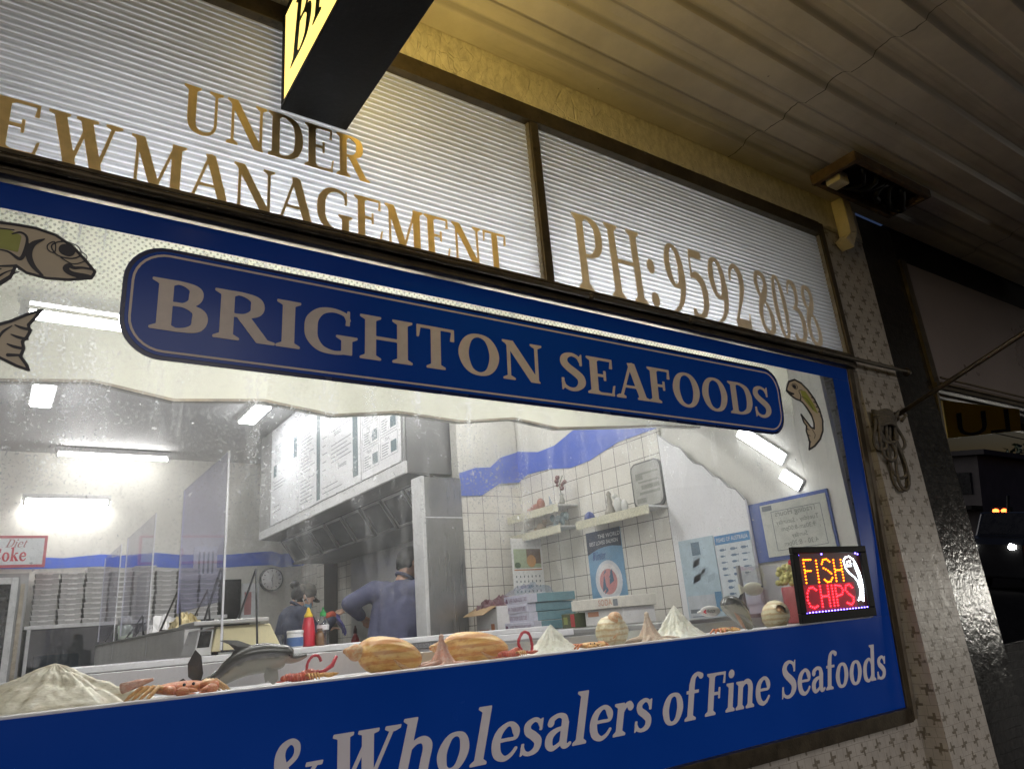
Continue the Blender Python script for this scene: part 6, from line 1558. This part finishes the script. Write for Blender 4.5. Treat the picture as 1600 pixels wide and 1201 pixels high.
def crab(label, cx, cy, s, az, m_, lm_):
    s = s * 1.3
    t = thing('crab', label, 'crab', (cx, cy, LZ), 'sea creatures on the display ledge')
    ca, sa = math.cos(az), math.sin(az)
    P = lambda x, y, z: (cx + s * (x * ca - y * sa), cy + s * (x * sa + y * ca), LZ + .001 + s * z)
    b = MB().grid(lambda u, v: P((1 + .06 * math.sin(9 * 2 * math.pi * u)) * math.sin(math.pi * v) * math.cos(2 * math.pi * u), .62 * math.sin(math.pi * v) * math.sin(2 * math.pi * u), .36 + .24 * math.cos(math.pi * v) + .03 * math.sin(6 * math.pi * u) * math.sin(math.pi * v)), 36, 14, True, True)
    b.build('shell', m_, t)
    for sg in (-1, 1):
        for k in range(4):
            x0 = sg * (.62 + .05 * k); y0 = -.35 + .24 * k
            MB().tube([P(x0, y0, .34), P(x0 + sg * .5, y0 * 1.5, .50), P(x0 + sg * .85, y0 * 1.9, .22), P(x0 + sg * 1.05, y0 * 2.1, .02)], [s * .10, s * .09, s * .07, s * .02], 8).build('leg', lm_, t)
        c = MB().tube([P(sg * .55, -.45, .36), P(sg * .95, -.85, .38), P(sg * .80, -1.15, .30)], [s * .13, s * .14, s * .12], 10)
        c.ball(P(sg * .55, -1.25, .26), (s * .26, s * .17, s * .18), 14, 8)
        c.tube([P(sg * .36, -1.30, .30), P(sg * .12, -1.42, .26), P(sg * .0, -1.36, .22)], [s * .09, s * .06, s * .015], 8).tube([P(sg * .36, -1.20, .18), P(sg * .14, -1.22, .14), P(sg * .04, -1.30, .14)], [s * .07, s * .05, s * .012], 8)
        c.build('claw', m_, t)
    for sg in (-1, 1): MB().ball(P(sg * .18, -.60, .48), s * .06, 8, 6).build('eye', M['ink'], t)
    return t
crab('orange crab with thin pale legs beside the large dolphin tail', .385, .175, .046, .25, M['crabm'], M['crabl'])
crab('pale orange crab between the white cone shell and round moon snail', 1.625, .19, .030, -.2, M['crabl'], M['crabm'])
crab('small orange crab between the spiny white shell and second dolphin', 2.300, .20, .030, .35, M['crabl'], M['crabm'])

def lobster(label, cx, cy, s, flip, loop_h, seed):
    s = s * 1.22
    t = thing('lobster', label, 'lobster', (cx, cy, LZ), 'sea creatures on the display ledge')
    P = lambda x, y, z: (cx + s * x * flip, cy + s * y, LZ + .002 + s * z)
    b = MB()
    for k in range(7): b.ball(P(-.9 + .17 * k, 0, .28 + .05 * math.sin(k)), (s * .15, s * (.20 + .03 * k), s * (.16 + .025 * k)), 14, 8)
    b.ball(P(.45, 0, .36), (s * .42, s * .30, s * .30), 18, 10).tube([P(.75, 0, .45), P(1.0, 0, .55)], [s * .10, s * .01], 8)
    for k in range(5): b.ball(P(-1.05 - .04 * (k == 2), -.24 + .12 * k, .16), (s * .18, s * .07, s * .03), 10, 6)
    b.build('body', M['lob'], t)
    for sg in (-1, 1):
        for k in range(4):
            x0 = .15 + .16 * k
            MB().tube([P(x0, sg * .22, .3), P(x0 + .06, sg * .62, .42), P(x0 + .12, sg * .85, .02)], [s * .06, s * .055, s * .02], 7).build('leg', M['lob_leg'], t)
        c = MB().tube([P(.7, sg * .2, .28), P(1.1, sg * .5, .3)], [s * .09, s * .11], 8).ball(P(1.35, sg * .55, .26), (s * .32, s * .17, s * .12), 14, 8).tube([P(1.5, sg * .62, .28), P(1.85, sg * .60, .30)], [s * .10, s * .02], 8).tube([P(1.5, sg * .46, .24), P(1.8, sg * .52, .24)], [s * .08, s * .02], 8)
        c.build('claw', M['lob_leg'] if seed == 1 else M['lob'], t)
    pts = [P(.85, -.05, .45), P(.60, -.12, .95), P(.95, -.2, loop_h), P(1.45, -.22, loop_h - .1), P(1.65, -.22, .75), P(1.6, -.2, .35)] if seed == 2 else [P(.3, -.05, .5), P(.35, -.1, .95), P(.62, -.1, 1.25), P(.92, -.12, 1.22), P(1.05, -.14, .95)]
    q = cr([tuple(p) for p in pts], 6)
    MB().tube([tuple(p) for p in q], [s * (.10 if seed == 2 else .075) * (1 + .12 * math.sin(i * 1.9)) for i in range(len(q))], 8).build('feeler', M['lob_horn'], t)
    if seed == 1: MB().tube([P(.72, -.12, .42), P(1.15, -.26, .45), P(1.6, -.3, .70), P(1.85, -.3, 1.15)], [s * .07, s * .10, s * .12, s * .09], 8).build('feeler', M['lob_horn'], t)
    return t
lobster('red lobster with a raised feeler in front of the large dolphin nose', .672, .20, .040, 1, 1.2, 1)
lobster('dark red lobster with a looped feeler beside the white cone shell', 1.325, .205, .037, 1, 1.55, 2)

def squid(label, name_, cx, cy, s, m_, seed, arms, tall):
    s = s * 1.2
    t = thing(name_, label, 'squid' if name_ == 'squid' else 'octopus', (cx, cy, LZ), 'sea creatures on the display ledge')
    P = lambda x, y, z: (cx + s * x, cy + s * y, LZ + .002 + s * z)
    MB().grid(lambda u, v: P((.10 + .62 * (1 - v) ** 1.5) * (1 + .13 * math.cos(7 * 2 * math.pi * u)) * math.cos(2 * math.pi * u) - .02 * v, (.08 + .5 * (1 - v) ** 1.5) * (1 + .13 * math.cos(7 * 2 * math.pi * u)) * math.sin(2 * math.pi * u), tall * v ** 1.1), 56, 14, True, True).ball(P(-.02, 0, tall), (s * .12, s * .10, s * .12), 12, 8).build('mantle', m_, t)
    rr = random.Random(seed)
    for k in range(arms):
        a = -math.pi + 2 * math.pi * k / arms + rr.uniform(-.2, .2); L = rr.uniform(1.1, 1.9); cu_ = rr.uniform(-.9, .9)
        pts = []
        for i in range(9):
            u = i / 8; b = a + cu_ * u; pts.append(P((.35 + L * u) * math.cos(b), (.30 + L * u * .55) * math.sin(b), .12 + .10 * math.sin(4 * u + k) * (1 - u) - .05 * u))
        MB().tube(pts, [s * .13 * (1 - .8 * i / 8) for i in range(9)], 8).build('arm', m_, t)
    return t
squid('pink squid standing on spread arms between the two amber sea snails', 'squid', 1.085, .20, .052, M['squid'], 3, 8, 1.28)
squid('pale pink octopus with curling arms beside the spiny white shell', 'octopus', 1.925, .215, .064, M['octo'], 9, 9, 1.20)

def loft(name_, pts, m_, parent, n=20):
    """pts: (x, y, z, half width, half height); belly attribute runs from back (0) to belly (1)"""
    q = cr(pts, 8); mb = MB(); k = len(q); vs, fs, bel = [], [], []
    for i, p in enumerate(q):
        t = Vector(q[min(i + 1, k - 1)][:3]) - Vector(q[max(i - 1, 0)][:3]); t.normalize()
        side = t.cross(Vector((0, 0, 1))); side.normalize(); upv = side.cross(t)
        for j in range(n):
            a = 2 * math.pi * j / n
            vs.append(Vector(p[:3]) + side * math.cos(a) * max(p[3], 1e-4) + upv * math.sin(a) * max(p[4], 1e-4)); bel.append(.5 - .5 * math.sin(a))
    for i in range(k - 1):
        for j in range(n): fs.append((i * n + j, i * n + (j + 1) % n, (i + 1) * n + (j + 1) % n, (i + 1) * n + j))
    fs += [tuple(range(n - 1, -1, -1)), tuple((k - 1) * n + j for j in range(n))]
    mb.add(vs, fs, True); o = mb.build(name_, m_, parent)
    at = o.data.attributes.new('belly', 'FLOAT', 'POINT')
    for i, b in enumerate(bel): at.data[i].value = b
    return o
def fin(name_, pts, th, m_, parent):
    """curved tapering blade: pts = outline in 3-D, thickened sideways"""
    n = len(pts); c = sum((Vector(p) for p in pts), Vector()) / n
    nrm = (Vector(pts[1]) - Vector(pts[0])).cross(Vector(pts[-1]) - Vector(pts[0])).normalized()
    mb = MB(); vs = [Vector(p) for p in pts] + [c + nrm * th, c - nrm * th]
    fs = [(i, (i + 1) % n, n) for i in range(n)] + [((i + 1) % n, i, n + 1) for i in range(n)]
    mb.add(vs, fs, False); return mb.build(name_, m_, parent)
d1 = loft('dolphin', [(.415, .275, 1.470, .005, .009), (.450, .270, 1.472, .009, .013), (.49, .265, 1.484, .014, .020), (.52, .258, 1.504, .020, .029), (.55, .25, 1.517, .024, .034), (.585, .243, 1.522, .027, .036), (.62, .238, 1.522, .026, .032), (.645, .234, 1.523, .022, .025), (.660, .231, 1.515, .012, .013), (.680, .228, 1.515, .009, .008), (.697, .226, 1.519, .004, .004)], M['dolphin'], None)
tag(d1, 'large grey toy dolphin arching behind the orange crab', 'dolphin', 'sea creatures on the display ledge')
fin('dorsal_fin', [(.508, .256, 1.528), (.522, .256, 1.548), (.508, .258, 1.562), (.486, .260, 1.572), (.498, .259, 1.573), (.528, .256, 1.570), (.552, .253, 1.560), (.576, .25, 1.550), (.56, .25, 1.535)], .006, M['dolphin_fin'], d1)
fin('fluke', [(.445, .266, 1.472), (.414, .25, 1.495), (.408, .235, 1.525), (.424, .235, 1.556), (.440, .24, 1.540), (.450, .258, 1.500)], .004, M['dolphin_fin'], d1)
fin('fluke', [(.436, .272, 1.470), (.41, .285, 1.492), (.385, .29, 1.478), (.370, .292, 1.464), (.41, .285, 1.460)], .004, M['dolphin_fin'], d1)
fin('flipper', [(.592, .222, 1.500), (.620, .218, 1.490), (.618, .206, 1.470), (.604, .200, 1.456), (.592, .204, 1.468), (.586, .210, 1.464), (.584, .216, 1.482)], .005, mat('pale dolphin flipper', (.34, .34, .30), .35), d1)
MB().ball((.648, .2125, 1.524), .0032, 8, 6).build('eye', M['ink'], d1)
d2 = loft('dolphin', [(2.402, 0.270, 1.556, 0.007, 0.007), (2.420, 0.275, 1.556, 0.014, 0.013), (2.438, 0.280, 1.557, 0.029, 0.031), (2.475, 0.290, 1.550, 0.036, 0.043), (2.515, 0.300, 1.536, 0.038, 0.047), (2.555, 0.310, 1.513, 0.033, 0.043), (2.590, 0.320, 1.486, 0.022, 0.031), (2.625, 0.335, 1.468, 0.013, 0.018), (2.650, 0.345, 1.472, 0.007, 0.012)], M['dolphin'], None)
tag(d2, 'smaller grey toy dolphin diving with its nose left near the right end', 'dolphin', 'sea creatures on the display ledge')
fin('dorsal_fin', [(2.515, .30, 1.566), (2.54, .30, 1.578), (2.555, .302, 1.592), (2.582, .305, 1.598), (2.574, .305, 1.58), (2.57, .305, 1.55), (2.55, .303, 1.54)], .005, M['dolphin_fin'], d2)
fin('fluke', [(2.64, .345, 1.470), (2.628, .335, 1.50), (2.630, .33, 1.535), (2.640, .335, 1.55), (2.652, .345, 1.52), (2.655, .35, 1.48)], .004, M['dolphin_fin'], d2)
fin('flipper', [(2.48, .265, 1.520), (2.51, .262, 1.512), (2.535, .250, 1.485), (2.552, .245, 1.462), (2.535, .247, 1.470), (2.505, .255, 1.490)], .004, mat('pale flipper', (.34, .34, .30), .35), d2)
fin('flipper', [(2.45, .262, 1.528), (2.475, .258, 1.512), (2.484, .25, 1.480), (2.488, .246, 1.456), (2.470, .248, 1.468), (2.455, .255, 1.50)], .004, mat('peach flipper', (.55, .36, .25), .35), d2)
MB().ball((2.452, .2555, 1.558), .003, 8, 6).build('eye', M['ink'], d2)
vb = MB().ball((2.425, .36, 1.538), (.062, .008, .022), 24, 12).tube([(2.365, .36, 1.538), (2.35, .36, 1.537)], [.005, .004], 8).build('fish_float', pm('glossy white float', (.68, .68, .66))); tag(vb, 'white float with a red mark and lettering Victor behind the second dolphin', 'float')
MB().quad((2.372, .3505, 1.538), (2.382, .3495, 1.545), (2.392, .3495, 1.546), (2.386, .3495, 1.537), (2.392, .3495, 1.530), (2.381, .3495, 1.531)).build('red_mark', M['red_print'], vb)
plain_text('lettering', 'Victor', .02, lambda u, v: (2.394 + u, .3492, 1.533 + v), M['ink'], vb, (0, -1, 0), .0004)
# ------------------------------------------------------------------ the two people behind the counter
M['skin'] = mat('warm skin', (.42, .23, .15), .45, 0, .06, 30, .05, 120)
M['skin_pale'] = mat('fair skin', (.52, .32, .23), .45, 0, .06, 30, .05, 120)
M['navy_cloth'] = mat('faded navy sweatshirt', (.085, .09, .155), .85, 0, .16, 14, .35, 50)
M['dark_cloth'] = mat('dark navy top', (.04, .046, .075), .85, 0, .16, 14, .3, 50)
M['trouser'] = mat('black trousers', (.012, .012, .014), .8, 0, .2, 12, .2, 40)
M['hair'] = mat('short black hair', (.012, .010, .009), .5, 0, .3, 90, .6, 240)
M['cap'] = mat('olive grey camouflage cap', (.085, .078, .062), .8, 0, .5, 45, .3, 80)
M['mask'] = mat('pale blue face mask', (.12, .27, .40), .7, 0, .08, 20)
M['mask_white'] = mat('white mask edge', (.60, .58, .56), .7)
M['glove'] = mat('blue violet rubber glove', (.065, .06, .27), .35, 0, .15, 30)
M['cuff'] = mat('red rolled cuff', (.42, .07, .035), .7)

def head(c, yaw, pitch, s=1.0):
    """returns P(f, l, u): point f forward, l to the left, u up in the head's own frame, metres"""
    c = Vector(c); F = Vector((math.sin(yaw) * math.cos(pitch), math.cos(yaw) * math.cos(pitch), math.sin(pitch)))
    L = Vector((-math.cos(yaw), math.sin(yaw), 0)); U = F.cross(-L) * -1 if False else (-L).cross(F)
    return lambda f, l, u: c + (F * f + L * l + U * u) * s
def head_shape(mb, P, s=1.0):
    mb.ball(P(-.012, 0, .03), .088 * s, 18, 12).ball(P(.03, 0, .02), .072 * s, 18, 12).ball(P(.035, 0, -.045), .058 * s, 16, 10).ball(P(.062, 0, -.082), .030 * s, 12, 8)
    mb.capsule(P(.088, 0, .012), P(.108, 0, -.022), .009 * s, .014 * s, 10)
    mb.capsule(P(.088, .02, -.058), P(.088, -.02, -.058), .010 * s, .010 * s, 10)
    for sg in (-1, 1):
        mb.ball(P(-.005, sg * .083, -.01), (.012 * s, .014 * s, .030 * s), 10, 8)
        mb.capsule(P(.082, sg * .015, .038), P(.072, sg * .05, .036), .011 * s, .010 * s, 8)
        mb.ball(P(.058, sg * .048, -.022), .024 * s, 10, 8)
def hand(mb, w, d, up, s=1.0, curl=.5):
    """palm, four unequal curled fingers and a thumb; w wrist, d pointing direction, up back of hand"""
    w, d, up = Vector(w), Vector(d).normalized(), Vector(up); up = (up - d * up.dot(d)).normalized(); sd = d.cross(up)
    for k in range(4):
        o = sd * (.027 - .018 * k) * s
        mb.capsule(w + o * .6, w + d * .085 * s + o, .016 * s, .012 * s, 10)
        L = (.068, .078, .072, .056)[k] * s; p = w + d * .088 * s + o; ang = 0
        for j in range(3):
            ang += curl * (.5 + .2 * j); q = p + (d * math.cos(ang) - up * math.sin(ang)) * L * (.45, .32, .23)[j]
            mb.capsule(p, q, (.0095 - .0012 * j) * s, (.0085 - .0012 * j) * s, 8); p = q
    p = w + d * .025 * s + sd * .028 * s; q = p + (d * .75 + sd * .6 - up * .15).normalized() * .040 * s; r2 = q + (d * .95 + sd * .1 - up * .3).normalized() * .032 * s
    mb.capsule(p, q, .013 * s, .011 * s, 8).capsule(q, r2, .0105 * s, .009 * s, 8)

def person(label, floor, hip, chest, neck, headc, yaw, pitch, shl, elb, wri, mats_, hd=1.0, byaw=None):
    t = thing('person', label, 'person', (hip[0], hip[1], floor))
    P = head(headc, yaw, pitch, hd)
    body = MB(); head_shape(body, P, hd)
    body.capsule(P(-.02, 0, -.06), neck, .052, .060)
    body.capsule(neck, chest, .06, .12).capsule(chest, hip, .12, .13)
    for sg, (S_, E_, W_) in enumerate(zip(shl, elb, wri)):
        body.capsule(chest, S_, .09, .05).capsule(S_, E_, .045, .036).capsule(E_, W_, .034, .026)
        dr = Vector(W_) - Vector(E_)
        hand(body, W_, dr, (0, 0, 1), .95, .55)
    byaw = yaw if byaw is None else byaw
    lat = Vector((-math.cos(byaw), math.sin(byaw), 0))
    fwd = Vector((math.sin(byaw), math.cos(byaw), 0))
    legs = []
    for sg in (-1, 1):
        h_ = Vector(hip) + lat * (.09 * sg) - Vector((0, 0, .05)); k_ = Vector((h_.x, h_.y, floor + .48)) + fwd * .02; a_2 = Vector((h_.x, h_.y, floor + .09))
        legs.append((h_, k_, a_2)); body.capsule(h_, k_, .075, .052).capsule(k_, a_2, .052, .038).capsule(a_2 - Vector((0, 0, .05)), a_2 + fwd * .16 - Vector((0, 0, .055)), .036, .032)
    bo = body.remesh('body', mats_[0], t, .0075, 3)
    sh = MB()
    c_, n_2, h2 = Vector(chest), Vector(neck), Vector(hip)
    sh.capsule(c_ + Vector((0, 0, .08)), c_ - Vector((0, 0, .02)), .135, .158).capsule(c_ - Vector((0, 0, .02)), h2, .158, .155).capsule(n_2 - Vector((0, 0, .03)), c_ + Vector((0, 0, .06)), .070, .14)
    sh.capsule(c_ + lat * .09, h2 + lat * .10, .13, .145).capsule(c_ - lat * .09, h2 - lat * .10, .13, .145)
    rr = random.Random(len(label))
    for (S_, E_, W_) in zip(shl, elb, wri):
        S_, E_, W_ = Vector(S_), Vector(E_), Vector(W_)
        sh.capsule(c_ + (S_ - c_) * .55 + Vector((0, 0, .03)), S_, .105, .074).capsule(S_, E_, .074, .060).capsule(E_, E_ + (W_ - E_) * .86, .060, .045)
        for k in range(4): sh.ball(S_ + (E_ - S_) * (.25 + .22 * k) + Vector((rr.uniform(-.02, .02), rr.uniform(-.02, .02), rr.uniform(-.02, .02))), .062 - .003 * k, 10, 8)
    for k in range(12):      # soft folds hanging across the back
        z = c_.z - .02 - .035 * k; a = -.8 + .25 * k
        p = Vector((c_.x + (h2.x - c_.x) * k / 12, c_.y + (h2.y - c_.y) * k / 12, z)); q = lat * math.cos(a) * .13 - fwd * .10
        sh.capsule(p + q, p - q * Vector((1, 1, 1)).length * .2 - fwd * .12 - Vector((0, 0, .05)), .036, .030, 8)
    so = sh.remesh('shirt', mats_[1], t, .011, 5)
    cl = MB(); dn = (n_2 - Vector(P(0, 0, 0))).normalized(); s_a = dn.orthogonal().normalized(); s_b = dn.cross(s_a)
    cl.tube([n_2 + (s_a * math.cos(q) + s_b * math.sin(q)) * .068 - dn * .018 for q in [2 * math.pi * i / 20 for i in range(21)]], .013, 8); cl.build('collar', mats_[1], so)
    tr_ = MB()
    for h_, k_, a_2 in legs: tr_.capsule(h_, k_, .098, .068).capsule(k_, a_2, .068, .058)
    tr_.capsule(legs[0][0], legs[1][0], .10, .10); tr_.remesh('trousers', M['trouser'], t, .014, 4)
    for sg in (-1, 1): MB().ball(P(.090, sg * .034, .014), (.010, .010, .008), 10, 8).build('eye', M['ink'], bo)
    return t, P, bo
fwd_m = R(62)
man, P, mb_ = person('person in a faded navy sweatshirt seen from behind reaching towards the range', .42, (2.44, 3.34, 1.36), (2.50, 3.38, 1.72), (2.565, 3.40, 1.945), (2.625, 3.40, 2.065), R(98), R(-14),
    [(2.395, 3.555, 1.885), (2.615, 3.24, 1.865)], [(2.175, 3.52, 1.795), (2.70, 3.28, 1.60)], [(2.36, 3.72, 1.70), (2.80, 3.46, 1.52)], (M['skin'], M['navy_cloth']), 1.0, R(62))
h = MB(); h.ball(P(-.020, 0, .036), (.0945, .092, .088), 20, 12, (0, 0, 0)).ball(P(-.055, 0, -.005), .062, 14, 10).ball(P(.012, .0, .064), .068, 14, 10)
for sg in (-1, 1): h.capsule(P(-.01, sg * .070, .035), P(-.03, sg * .066, -.03), .028, .022)
h.remesh('hair', M['hair'], man, .008, 3)
gl = MB()
for sg in (-1, 1): gl.tube([P(-.005, sg * .094, .012), P(.05, sg * .088, .016), P(.088, sg * .066, .014)], .003, 6)
for sg in (-1, 1): gl.tube([P(.098 + .004 * math.cos(q), sg * .034 + .026 * math.cos(q), .012 + .018 * math.sin(q)) for q in [2 * math.pi * i / 14 for i in range(15)]], .0025, 6)
gl.build('spectacles', M['black_gloss'], man)
MB().capsule(P(-.088, 0, -.02), P(-.080, .02, -.05), .02, .02).build('hair_nape', M['hair'], man)

girl, P, gb = person('person in a dark top with a camouflage cap and blue mask bending over her work', .42, (2.20, 4.82, 1.33), (2.19, 4.80, 1.66), (2.215, 4.80, 1.845), (2.272, 4.79, 1.935), R(96), R(-34),
    [(2.235, 4.96, 1.78), (2.215, 4.63, 1.775)], [(2.30, 5.02, 1.56), (2.31, 4.56, 1.585)], [(2.50, 4.90, 1.63), (2.505, 4.66, 1.745)], (M['skin_pale'], M['dark_cloth']), .96)
h = MB(); h.ball(P(-.03, 0, .01), (.088, .088, .085), 18, 12).capsule(P(-.02, .06, -.02), P(-.04, .05, -.06), .03, .02).capsule(P(-.02, -.06, -.02), P(-.04, -.05, -.06), .03, .02).ball(P(-.125, 0, .055), .036, 14, 10).ball(P(-.14, .01, .04), .028, 12, 8)
h.remesh('hair', M['hair'], girl, .009, 3)
cp_ = MB()
cp_.ball(P(-.008, 0, .050), (.100, .098, .082), 22, 14)
cp_.remesh('cap', M['cap'], girl, .008, 3)
bm_ = MB()
bm_.grid(lambda u, v: P(.070 + .085 * v * math.cos((u - .5) * 1.7), .085 * math.sin((u - .5) * 2.2) * (1 - .15 * v), .050 - .012 * v - .05 * (u - .5) ** 2), 14, 6)
bm_.build('cap_peak', M['cap'], girl, solid=.005)
mk = MB(); mk.ball(P(.060, 0, -.055), (.058, .058, .055), 18, 12); mk.remesh('face_mask', M['mask'], girl, .007, 3)
for sg in (-1, 1): MB().tube([P(.05, sg * .066, -.025), P(.02, sg * .083, -.012), P(-.008, sg * .092, .004)], .004, 6).tube([P(.05, sg * .062, -.075), P(.02, sg * .082, -.05), P(-.010, sg * .09, -.03)], .004, 6).build('mask_strap', M['mask_white'], girl)
g = MB(); hand(g, (2.515, 4.655, 1.742), (.62, 0, -.80), (.8, 0, .6), 1.12, .35); g.capsule((2.485, 4.66, 1.752), (2.525, 4.655, 1.735), .036, .034)
g.remesh('rubber_glove', M['glove'], girl, .0055, 2)
MB().capsule((2.452, 4.655, 1.742), (2.482, 4.655, 1.752), .043, .043).build('cuff', M['cuff'], girl)
